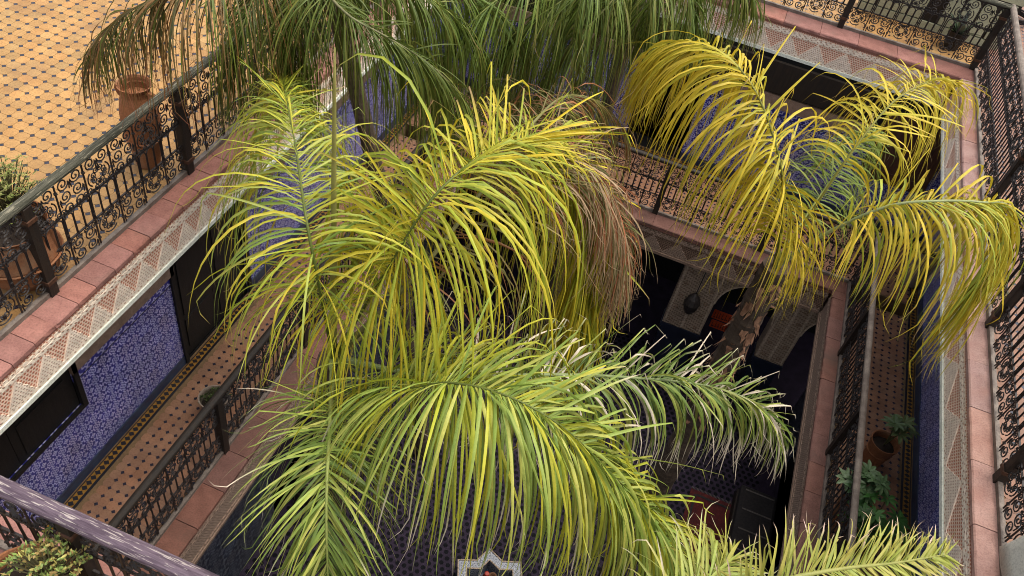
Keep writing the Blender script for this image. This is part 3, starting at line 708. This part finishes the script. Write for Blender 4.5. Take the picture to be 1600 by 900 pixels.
pot('tall terracotta jar with two handles behind the left railing',(-4.86,5.22,0),[(.105,0),(.115,.02),(.125,.12),(.15,.24),(.165,.33),(.175,.48),(.172,.62),(.15,.74),(.128,.80),(.125,.84),(.155,.90)],handles=True,soil=False,rings=((.166,.33),(.120,.14)))
pot('round-bellied terracotta pot behind the left railing, lower left',(-4.78,3.52,0),[(.20,0),(.28,.12),(.33,.32),(.30,.5),(.27,.55),(.30,.6)],rings=((.335,.30),))
bush('feathery yellow-green herb growing in the big pot on the left terrace','herb_bush','pot plant',(-4.86,3.66,.5),.26,.60,1300,[(.30,.33,.09),(.22,.26,.07),(.36,.33,.12)],.05,.008)
pot('terracotta pot at the foot of the near railing, bottom left corner',(-2.62,1.24,.0),[(.16,0),(.22,.25),(.26,.5),(.27,.56),(.285,.60)])
bush('small-leaved succulent bush in front of the near railing','succulent_bush','pot plant',(-2.52,1.36,.56),.24,.30,1000,[(.28,.36,.11),(.22,.30,.08),(.42,.36,.11),(.36,.24,.09)],.035,.015)
pot('terracotta pot on the right gallery floor beside the handrail',(3.45,7.58,ZG),[(.11,0),(.125,.02),(.145,.2),(.16,.36),(.175,.37),(.18,.42)],rings=((.150,.24),))
schefflera('thin spindly palm seedling in the right gallery pot',(3.46,7.58,ZG+.34),.55,.20,5,[(.07,.11,.04),(.10,.13,.05)],.15)
schefflera('dark green umbrella plant leaning over the right gallery handrail',(3.02,6.50,ZG+.55),.42,.20,14,[(.10,.16,.07),(.07,.13,.05),(.16,.22,.12)],.13)
schefflera('glossy bright green umbrella plant on the right gallery floor',(3.30,6.15,ZG+.25),.62,.28,22,[(.05,.14,.03),(.07,.18,.04),(.04,.10,.025)],.13)
pot('plain pot under the dark umbrella plant by the right handrail',(3.14,6.50,ZG),[(.12,0),(.15,.25),(.17,.5),(.18,.54)])
pot('plain pot under the glossy umbrella plant',(3.30,6.15,ZG),[(.11,0),(.13,.12),(.15,.24),(.155,.28)])
pot('pale whitewashed cylinder pot at the far end of the right gallery',(3.82,11.4,ZG),[(.17,0),(.175,.02),(.185,.5),(.19,.62),(.2,.66)],mt='whitepot')
pot('small pale pot beside the left gallery handrail',(-4.02,4.62,ZG),[(.10,0),(.14,.12),(.16,.24),(.17,.27)],mt='whitepot')
bush('low dark green plant in the small pale pot on the left gallery','pot_plant','pot plant',(-4.02,4.62,ZG+.2),.14,.16,240,[(.05,.07,.02),(.07,.09,.03)],.05,.02)
# far terrace: pale wall with arched recesses, plants
pw=thing('arched_screen','pale cream low wall with arched panels behind the far railing','screen wall',(2.7,13.75,0))
b=MB(); b.box(-1.15,1.0,.03,.15,0,1.5); part('wall_slab',b,M['postwood'],pw)
x=-1.15
for k in range(9):
    w=.20; mb=MB(); cx=-1.03+k*.235
    if k==4: continue
    poly=[(cx-w/2,.12),(cx+w/2,.12),(cx+w/2,.52)]+[(cx+w/2*math.cos(PI*q/8),.52+w/2*math.sin(PI*q/8)) for q in range(1,8)]+[(cx-w/2,.52)]
    mb.prism(poly,'y',-.01,.028); part('arched_panel',mb,M['palewall'],pw)
mb=MB(); mb.box(-1.15,1.0,-.012,.028,.72,1.45); part('upper_panel',mb,M['palewall'],pw)
mb=MB(); mb.box(-1.15,1.0,-.014,.028,0,.10); part('plinth',mb,M['palewall'],pw)
def agave(label,loc,n,L,w,col):
    t=thing('agave_plant',label,'pot plant',loc)
    for k in range(n):
        mb=MB(); a=2*PI*k/n*1.618*3; el=.35+.9*k/n; dd=V((math.cos(a)*math.cos(el),math.sin(a)*math.cos(el),math.sin(el))); leafblade(mb,(0,0,.0),dd,V((0,0,1)) if el<1.2 else V((1,0,0)),L*random.uniform(.8,1.1),w,tuple(c*random.uniform(.7,1.2) for c in col),.35); part('leaf',mb,M['pleaf'],t)
    return t
pot('dark pot before the pale arched wall on the far terrace',(3.0,13.35,0),[(.10,0),(.13,.14),(.15,.26),(.155,.28)],mt='postwood')
agave('dark spiky plant in a pot before the pale arched wall',(3.0,13.35,.22),16,.34,.07,(.07,.085,.05))
cl=thing('cable_coil','dark coiled cable lying on the red tiles at the top right','cable',(3.98,15.1,.0))
mb=MB(); mb.tube([((.26+.035*math.sin(k*.9))*math.cos(k*.33),(.26+.03*math.sin(k*.7))*math.sin(k*.33),.02+.0016*k) for k in range(64)],.014,6); part('cable',mb,M['darkcloth'],cl,True)
# orange flowers beyond the fronds at the far edge
fp=thing('flower_plant','small flowering plant with orange and white blooms at the far coping','pot plant',(-.30,12.66,.0))
mb=MB()
for k in range(60): 
    dd=V((random.gauss(0,1),random.gauss(0,1),random.gauss(.9,.6))).normalized(); leafblade(mb,dd*.05,dd,dd.orthogonal(),random.uniform(.1,.26),.03,(.09*random.uniform(.7,1.4),.12,.04),.4,3)
part('foliage',mb,M['pleaf'],fp)
for k,(c) in enumerate([(.75,.10,.01),(.75,.12,.01),(.75,.65,.5),(.75,.68,.55),(.72,.6,.45),(.75,.66,.5)]):
    mb=MB(); o=V((random.uniform(-.2,.2),random.uniform(-.16,.1),random.uniform(.14,.3)))
    for q in range(7): a=2*PI*q/7; leafblade(mb,o,V((math.cos(a),math.sin(a),.5)),V((0,0,1)),.05,.035,c,.2,3)
    part('bloom',mb,M['pleaf'],fp)
# cream canvas at the lower right
cv=thing('canvas_cloth','cream canvas cloth hanging over the right handrail, bottom right corner','cloth',(xr,3.93,.98))
mb=MB(); NX,NY=16,20; g=[]
for i in range(NX+1):
    row=[]
    for j in range(NY+1):
        s=-.55+1.35*i/NX; y=.62-1.7*j/NY - .09*math.sin(PI*min(1,max(0,-s)/.55)) - .10*max(0,s)
        fold=.025*math.sin(y*9+i*.2)
        if s<0: p=(-.085+fold*.5*min(1,-s*4), y, s*1.8+.15 if s<-.09 else .06+s*.4)
        elif s<.16: p=(-.085+s*1.06, y, .085-.02*abs(s-.08)*8)
        else: p=(.09+fold*.6+ (s-.16)*.5, y, .065-(s-.16)*.75)
        row.append(mb.vert(p))
    g.append(row)
for i in range(NX):
    for j in range(NY): mb.face([g[i][j],g[i+1][j],g[i+1][j+1],g[i][j+1]])
o=part('sheet',mb,M['cream'],cv,True); md=o.modifiers.new('thick','SOLIDIFY'); md.thickness=.004

# ---------------------------------------------------------------- palms
YEL=[(0.613,0.445,0.030),(0.551,0.435,0.030),(0.657,0.455,0.034),(0.488,0.415,0.034)]
YG=[(0.457,0.407,0.037),(0.392,0.387,0.033),(0.543,0.425,0.043),(0.326,0.348,0.033)]
LG=[(0.347,0.370,0.074),(0.285,0.343,0.064),(0.429,0.406,0.085),(0.235,0.298,0.053)]
DG=[(0.109,0.140,0.021),(0.136,0.165,0.025),(0.092,0.116,0.020),(0.185,0.184,0.036)]
MG=[(0.149,0.202,0.039),(0.186,0.239,0.045),(0.120,0.166,0.034),(0.227,0.227,0.050)]
OL=[(0.182,0.151,0.040),(0.223,0.158,0.047),(0.132,0.127,0.035),(0.265,0.190,0.064),(0.248,0.103,0.040)]
BR=[(0.187,0.115,0.043),(0.144,0.108,0.040),(0.094,0.094,0.032),(0.216,0.108,0.036)]
WT=(.62,.50,.40); TN=(.34,.22,.10); RB=(.26,.085,.04)
def catmull(P,n):
    P=[V(p) for p in P]; Q=[P[0]*2-P[1]]+P+[P[-1]*2-P[-2]]; out=[]
    for i in range(len(P)-1):
        a,b,c,d=Q[i:i+4]
        for k in range(24):
            t=k/24; out.append(.5*((2*b)+(c-a)*t+(2*a-5*b+4*c-d)*t*t+(3*b-a-3*c+d)*t**3))
    out.append(P[-1]); ls=[0]
    for p,q in zip(out,out[1:]): ls.append(ls[-1]+(q-p).length)
    res=[];j=0
    for i in range(n+1):
        s=ls[-1]*i/n
        while j<len(out)-2 and ls[j+1]<s: j+=1
        f=(s-ls[j])/max(1e-9,ls[j+1]-ls[j]); res.append(out[j].lerp(out[j+1],f))
    return res,ls[-1]
def ribbon(mb,pts,wids,wdir,cols,fold=.35):
    prev=None
    for i,p in enumerate(pts):
        a=pts[max(0,i-1)]; b=pts[min(len(pts)-1,i+1)]; d=(b-a).normalized()
        wv=wdir-d*wdir.dot(d); wv=wv.normalized() if wv.length>1e-4 else d.orthogonal().normalized()
        nn=wv.cross(d); w=wids[i]/2; mb.cur=cols[i]
        if i==len(pts)-1: r=[mb.vert(p)]*3
        else: r=[mb.vert(p-wv*w+nn*w*fold),mb.vert(p),mb.vert(p+wv*w+nn*w*fold)]
        if prev:
            if r[0]==r[1]: mb.face([prev[0],prev[1],r[0]]); mb.face([prev[1],prev[2],r[0]])
            else: mb.face([prev[0],prev[1],r[1],r[0]]); mb.face([prev[1],prev[2],r[2],r[1]])
        prev=r
def mkleaflet(p,d,wdir,L,w0,k,col,tip,tips,fold_at=None,wob=0):
    n=10; kink=random.uniform(.3,.75) if random.random()<.16 else None; curl=V((random.gauss(0,1),random.gauss(0,1),random.gauss(.2,1)))*random.choice((0,0,.35,.6,1.0)); tw=V((random.gauss(0,1),random.gauss(0,1),random.gauss(0,1)))*.35; wdir=V(wdir)+tw
    if random.random()<.18: tips=random.uniform(.45,.78)
    gr=random.uniform(0,.6)
    ds=L/n; pts=[V(p)]; d=V(d).normalized(); q=V(p); turn=V((random.gauss(0,1),random.gauss(0,1),0))*wob
    for i in range(n):
        s=(i+.5)/n; g=k*ds*(.55+.9*s)
        if fold_at and abs(s-fold_at)<.5/n+.001: g+=1.5
        if kink and abs(s-kink)<.5/n+.001: g+=random.uniform(.5,1.3)
        if s>.78: d=d+curl*.55
        d=(d+V((0,0,-1))*g+turn*ds*s).normalized(); q=q+d*ds; pts.append(q.copy())
    wids=[w0*min(1,.45+3.2*(i/n))*(1-(i/n)**1.7)+.0012 for i in range(n+1)]
    cols=[]
    for i in range(n+1):
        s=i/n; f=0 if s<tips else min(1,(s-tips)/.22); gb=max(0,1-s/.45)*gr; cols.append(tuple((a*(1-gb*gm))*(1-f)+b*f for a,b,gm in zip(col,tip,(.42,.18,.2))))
    return pts,wids,wdir,cols
PALMS={}
CAMP=cam.matrix_world.translation
def palm(key,name,label,base,crown,r0,r1,lean=None):
    t=thing('palm_tree',label,'palm tree',base); b=V(base); c=V(crown)-b
    pts=[V((0,0,0)).lerp(c,s)+(V(lean)*math.sin(PI*s) if lean else V((0,0,0))) for s in [i/14 for i in range(15)]]
    mb=MB(); n=12; full=[];rad=[]
    for i in range(14*5+1):
        s=i/70; k=min(13,int(s*14)); f=s*14-k; full.append(pts[k].lerp(pts[k+1],f)); rad.append((r0*(1-s)+r1*s)*(1+.06*(1 if i%3==0 else 0)+.03*random.random()))
    mb.tube(full,rad,n); tr=part('trunk',mb,M['trunk'],t)
    PALMS[key]=dict(root=t,base=b,leaf=[])
    return t
def frond(key,pts,Ls,n,cols,k=3.0,w=.034,tip=TN,tips=.86,a0=78,a1=28,up=(.25,-.1),stiff=(.05,.05),rcol_=(.30,.33,.09),t0=.16,tipk=.5,band=None,len_side=(1,1),rr=.017,dead=None,wob=.4,prof=None,droopend=None,plume=.40):
    PL=PALMS[key]; B=PL['base']
    nodes_,L=catmull(pts,60); nodes_=[p-B for p in nodes_]
    mb=MB(); mb.cur=rcol_; mb.tube(nodes_,[rr*(1.15-.95*i/60)+(.02*max(0,1-i/5)) for i in range(61)],6)
    fr=part('frond',mb,M['leaf'],PL['root'],True)
    for i in range(n):
        t=t0+(1-t0)*(i+random.random()*.7)/n; f=t*60; j=min(59,int(f)); p=nodes_[j].lerp(nodes_[j+1],f-j)
        T=(nodes_[min(60,j+2)]-nodes_[max(0,j-1)]).normalized(); side=T.cross(V((0,0,1)))
        side=side.normalized() if side.length>.15 else V((1,0,0)); nrm=side.cross(T).normalized()
        for si,sg in enumerate((-1,1)):
            if random.random()<.04: continue
            a=math.radians(a0*(1-t)+a1*t+random.uniform(-13,13)); el=up[si]+random.gauss(0,plume)
            d=T*math.cos(a)+side*sg*math.sin(a)*math.cos(el)+nrm*math.sin(a)*math.sin(el)
            pf=(.55+.45*min(1,(t-t0)/.2))*(1-tipk*max(0,(t-.6)/.4)**1.5)
            LL=Ls*pf*len_side[si]*random.uniform(.85,1.1); kk=k*random.uniform(.65,1.45); fa=None; wo=wob
            if random.random()<(band[2+si] if band and band[0]<t<band[1] else stiff[si]): kk*=.18; fa=random.uniform(.7,.92); wo*=.3; LL=min(LL,.85)*random.uniform(.7,1)
            c=random.choice(cols); h=random.uniform(.82,1.15); c=tuple(q*h for q in c); tp=tips+random.uniform(-.08,.08)
            if dead and random.random()<dead[0]: c=dead[1]; c=tuple(q*h for q in c); wo=wob*2.5
            PL['leaf'].append((fr,)+mkleaflet(p,d,(T+side*random.uniform(-.4,.4)),LL,w*random.uniform(.8,1.15),kk,c,tip,tp,fa,wo))
    return fr
def finish_palm(key,nobj=300):
    PL=PALMS[key]; B=PL['base']
    def score(l):
        pts=l[1]; m=pts[4]+B-CAMP; e=(pts[-1]-pts[0]); dn=m.normalized(); vis=(e-dn*e.dot(dn)).length
        q=cam.matrix_world.inverted()@(pts[4]+B); u=abs(q.x/q.z)*29.86/18; v=abs(q.y/q.z)*29.86/18
        return vis/m.length*(1 if (u<1 and v<.5625) else .01)
    ls=sorted(PL['leaf'],key=score,reverse=True)
    for l in ls[:nobj]:
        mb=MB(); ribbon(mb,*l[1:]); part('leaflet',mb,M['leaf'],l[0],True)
    mb=MB()
    for l in ls[nobj:]: ribbon(mb,*l[1:])
    if mb.v: part('leaflet_mass',mb,M['leaf'],PL['root'],True,kind='stuff')
def sheaths(key,zs,r,n,Lr,fl=1):
    PL=PALMS[key]
    for i in range(n):
        z,cx,cy=zs(random.random()); a=random.uniform(0,2*PI); mb=MB(); h=random.uniform(.7,1.3); mb.cur=(h,h*.95,h*.9)
        p=V((cx,cy,z)); o=V((math.cos(a),math.sin(a),0)); pts=[]; 
        L=random.uniform(*Lr)
        for q in range(5):
            s=q/4; pts.append(p+o*(r+.07*fl*s*s*random.uniform(.3,1.6))+V((0,0,-L*s))+V((random.uniform(-.015,.015),)*3))
        ribbon(mb,pts,[.06,.07,.055,.035,.006],V((-math.sin(a),math.cos(a),0)),[mb.cur]*5,.2); part('dead_sheath',mb,M['sheath'],PL['root'])

A0=(-1.681,3.076,1.200)
palm('A','palm_tree','tall yellow-green palm left of centre with one upright spear leaf',(A0[0],A0[1],ZB),A0,.13,.10)
frond('A',[A0,(-1.627,2.849,2.000),(-1.763,2.929,2.500),(-2.180,3.527,2.400),(-2.762,4.373,2.000),(-3.390,5.308,1.500)],1.25,234,YG+LG,k=3.6,w=0.0139,up=(.4,.4),stiff=(.10,.10),tips=.9,rr=.010,rcol_=(.13,.15,.03))
frond('A',[A0,(-1.377,3.107,2.100),(-1.213,3.275,2.600),(-1.099,3.629,2.700),(-1.000,4.026,2.600),(-0.857,4.381,2.400),(-0.636,4.515,2.100),(-0.466,4.491,1.700),(-0.390,4.402,1.300),(-0.314,4.298,0.950)],1.89,392,YEL[:2]+YG,k=4.2,w=0.0172,up=(.5,.55),stiff=(.12,.04),tips=.92,wob=.25,band=(.40,.62,.35,.35),rr=.010,rcol_=(.13,.15,.03))
frond('A',[A0,(-1.271,3.333,1.950),(-1.116,3.976,2.250),(-1.084,4.787,2.250),(-1.077,5.683,1.950),(-0.920,6.375,1.550),(-0.704,6.720,1.150)],1.50,144,OL,k=3.4,w=0.0107,up=(.2,.2),stiff=(.03,.03),tip=RB,tips=.75,dead=(.25,(.30,.12,.05)),rcol_=(.22,.20,.07),wob=.5)
frond('A',[A0,(-1.215,3.642,1.700),(-0.968,4.062,2.200),(-0.759,4.350,2.400),(-0.458,4.446,2.200),(-0.235,4.503,1.800),(-0.145,4.503,1.400)],1.00,261,[(.34,.11,.05),(.30,.16,.08),(.40,.26,.15),(.22,.19,.07)],k=3.4,w=0.0090,t0=.45,tip=(.42,.28,.18),tips=.7,rcol_=(.28,.22,.09),rr=.011,wob=.9)
frond('A',[A0,(-1.101,2.693,1.700),(-0.758,2.615,2.050),(-0.443,2.603,2.150),(-0.117,2.626,2.050),(0.180,2.661,1.800),(0.467,2.711,1.500),(0.746,2.695,1.150),(0.943,2.677,0.850)],1.20,390,LG+YG[:2],k=4.2,w=0.0180,rr=.010,up=(.45,.3),stiff=(.22,.05),tip=WT,tips=.90,wob=.3,rcol_=(.13,.15,.03))
frond('A',[A0,(-1.322,2.388,1.550),(-1.163,2.074,1.600),(-1.062,1.887,1.450),(-0.985,1.769,1.150),(-0.936,1.716,0.900)],0.69,167,LG+MG,k=2.70,w=0.0156,up=(.2,.2),tip=WT,tips=.9)
frond('A',[A0,(-0.970,3.186,1.300),(-0.530,3.396,1.350),(-0.066,3.718,1.250),(0.513,4.171,1.000),(0.892,4.479,0.750),(1.246,4.713,0.450),(1.489,4.754,0.150)],0.99,181,MG+LG[:1],k=4.32,w=0.0180,up=(.9,.05),len_side=(.8,1),stiff=(.45,.04),tip=WT,tips=.62,rcol_=(.24,.28,.12),dead=(.16,WT))
# the spear: a new leaf still folded
spear=MB(); spear.cur=(.34,.30,.09); sb=V(A0)-PALMS['A']['base']; spt=V((-2.044,3.669,3.050)); e=V((A0[0],A0[1],3.6))-PALMS['A']['base']
SPT=V((-1.681,3.076,3.465))-PALMS['A']['base']
spear.tube([sb.lerp(SPT,i/10) for i in range(11)],[.030-.0022*i-(.004 if i==10 else 0) for i in range(11)],6); part('spear_leaf',spear,M['leaf'],PALMS['A']['root'],True)
finish_palm('A')

B0=(1.020,6.032,0.800)
palm('B','palm_tree','yellow palm on the right with a shaggy brown trunk before the arches',(B0[0],B0[1],ZB),B0,.16,.12)
BY=[(0.604,0.423,0.030),(0.551,0.406,0.030),(0.621,0.432,0.040),(0.474,0.387,0.036)]
frond('B',[B0,(0.856,5.888,1.400),(0.662,5.794,1.900),(0.359,5.854,2.300),(0.112,6.000,2.450),(-0.128,6.297,2.400),(-0.402,6.609,2.200),(-0.571,6.866,1.900),(-0.672,6.869,1.600)],1.25,226,BY,k=4.6,w=0.0213,up=(.2,.2),stiff=(.06,.08),tip=TN,tips=.93,wob=.2,rcol_=(.20,.19,.04),rr=.013,t0=.08)
frond('B',[B0,(1.115,6.234,1.500),(1.213,6.494,1.900),(1.364,6.892,2.100),(1.557,7.324,2.100),(1.865,7.999,1.950),(2.214,8.524,1.700)],1.20,81,BY,k=4.2,w=0.0204,up=(.2,.2),stiff=(.08,.12),tips=.92,t0=.28,rcol_=(.24,.22,.04),rr=.011)
frond('B',[B0,(1.266,5.952,1.400),(1.550,5.940,1.800),(1.870,6.002,1.950),(2.221,6.262,1.900),(2.559,6.657,1.700),(2.670,6.546,1.400),(2.664,6.403,1.100)],1.36,149,BY+[(.34,.36,.04)],k=4.4,w=0.0221,up=(.15,.25),stiff=(.05,.03),tips=.94,wob=.15,a1=14,rcol_=(.33,.36,.17),tipk=.1,t0=.25)
frond('B',[B0,(1.152,6.626,1.000),(1.326,7.264,1.150),(1.537,8.130,1.000),(1.772,8.818,0.800)],0.86,106,[(.20,.26,.04),(.26,.30,.05)],k=3.51,w=0.0170,tips=.95)
finish_palm('B')
sheaths('B',lambda s:(6.95-s*2.1,0,0),.125,150,(.10,.30),.45)

C0=(-4.282,7.280,2.000)
palm('C','palm_tree','dark green palm at the top left whose fronds hang over the left railing',(-2.3,7.2,ZB),C0,.11,.085,(.2,0,0))
frond('C',[C0,(-3.108,5.453,2.400),(-2.682,5.066,2.400),(-2.396,5.176,2.250),(-2.153,5.410,2.000),(-1.918,5.580,1.700),(-1.785,5.699,1.350)],1.35,242,DG,k=4.6,w=0.0119,up=(.1,.15),tips=.95,wob=.2,rcol_=(.22,.20,.10))
frond('C',[C0,(-3.638,5.418,2.400),(-3.631,4.619,2.500),(-3.961,4.496,2.300),(-4.301,4.513,2.000),(-4.567,4.538,1.650)],1.20,232,BR+DG[:2],k=4.6,w=0.0119,up=(.1,.1),tip=RB,tips=.7,wob=.5,rcol_=(.20,.16,.07),dead=(.1,(.28,.14,.06)))
frond('C',[C0,(-3.710,5.743,2.200),(-3.602,5.283,2.100),(-3.594,5.068,1.900),(-3.674,5.037,1.600)],1.35,184,DG+OL[2:3],k=4.6,w=0.0119,tips=.94,wob=.2)
frond('C',[C0,(-3.388,5.745,2.300),(-3.191,5.305,2.200),(-3.203,5.234,1.900),(-3.298,5.314,1.500)],1.35,173,DG,k=4.6,w=0.0119,tips=.95,wob=.2)
frond('C',[C0,(-3.186,6.217,2.400),(-2.474,6.201,2.300),(-2.023,6.662,1.900),(-1.730,6.901,1.500)],1.30,189,DG+MG,k=4.6,w=0.0119,tips=.95,wob=.25)
frond('C',[C0,(-3.060,5.763,2.500),(-2.556,5.638,2.450),(-2.284,5.928,2.200),(-2.074,6.208,1.850),(-1.939,6.369,1.500)],1.30,208,DG+MG[:1],k=4.4,w=0.0119,tips=.95)
frond('C',[C0,(-3.201,6.263,2.100),(-2.756,6.181,1.900),(-2.531,6.334,1.500),(-2.442,6.563,1.000),(-2.397,6.738,0.500)],1.25,136,DG,k=4.6,w=0.0132,tips=.95)
finish_palm('C')
E0=(-1.255,9.636,1.900)
palm('E','palm_tree','mid-green palm at the top centre behind the other crowns',(E0[0],9.3,ZB),E0,.11,.085)
frond('E',[E0,(-1.091,7.696,2.200),(-1.200,7.055,2.000),(-1.362,6.834,1.750),(-1.496,6.799,1.400),(-1.552,6.817,1.050)],1.20,168,MG+OL[:1],k=4.4,w=0.0127,tips=.93,wob=.3,rcol_=(.27,.25,.09))
frond('E',[E0,(-1.431,7.803,2.300),(-1.741,6.852,2.300),(-2.018,6.420,2.100),(-2.217,6.208,1.800),(-2.353,6.270,1.400)],1.35,168,MG+DG[:2],k=4.4,w=0.0127,tips=.94,wob=.25)
frond('E',[E0,(-0.802,8.344,2.100),(-0.560,8.130,1.900),(-0.401,8.148,1.600)],1.20,168,MG+DG[:2],k=4.4,w=0.0127,tips=.94)
frond('E',[E0,(-0.578,8.875,2.100),(-0.241,8.707,2.000),(0.031,8.961,1.700)],1.10,168,DG,k=4.4,w=0.0127,tips=.94)
frond('E',[E0,(-1.307,7.680,2.200),(-1.525,6.861,2.100),(-1.806,6.701,1.800),(-1.971,6.728,1.400)],1.30,168,DG+MG,k=4.4,w=0.0127,tips=.94,wob=.25)
frond('E',[E0,(-1.208,8.053,2.400),(-1.304,6.879,2.400),(-1.330,6.646,2.200),(-1.339,6.699,1.900)],1.20,141,MG+DG,k=4.4,w=0.0127,tips=.94)
frond('E',[E0,(-0.866,7.939,2.300),(-0.836,7.297,2.200),(-0.823,7.344,1.900),(-0.788,7.438,1.600)],1.10,129,MG+DG,k=4.4,w=0.0127,tips=.94)
frond('E',[E0,(-1.131,8.079,2.100),(-1.169,7.668,1.800),(-1.226,7.527,1.400),(-1.269,7.603,0.900),(-1.259,7.707,0.400)],1.20,120,MG+OL[:2],k=4.4,w=0.0132,tips=.9,wob=.5)
frond('E',[E0,(-1.506,7.868,2.000),(-1.672,7.365,1.700),(-1.822,7.163,1.300),(-1.881,7.053,0.900),(-1.891,7.066,0.500)],1.20,120,DG+MG,k=4.4,w=0.0132,tips=.9,wob=.4)
finish_palm('E')
D0=(0.652,1.855,1.500)
palm('D','palm_tree','pale yellow palm at the bottom right with curled pink leaf tips',(D0[0],D0[1],ZB),D0,.16,.12)
frond('D',[D0,(0.761,1.960,1.950),(0.998,2.168,2.150),(1.272,2.375,2.150),(1.632,2.662,2.000),(1.989,2.986,1.800)],0.31,133,[(.36,.33,.06),(.31,.32,.06),(.40,.34,.08)],k=1.6,w=0.014,up=(.75,.0),stiff=(.35,.1),tip=(.62,.42,.36),tips=.78,a0=80,a1=40,t0=.2,rcol_=(.34,.33,.10),plume=.2,wob=1.2)
frond('D',[D0,(0.628,1.874,1.900),(0.711,2.044,2.000),(0.816,2.278,1.900),(0.929,2.528,1.700)],0.50,66,[(.42,.38,.08),(.34,.36,.08)],k=2.03,w=.016,up=(.5,.3),stiff=(.3,.2),tip=WT,tips=.82,t0=.3,wob=.5)
finish_palm('D',200)
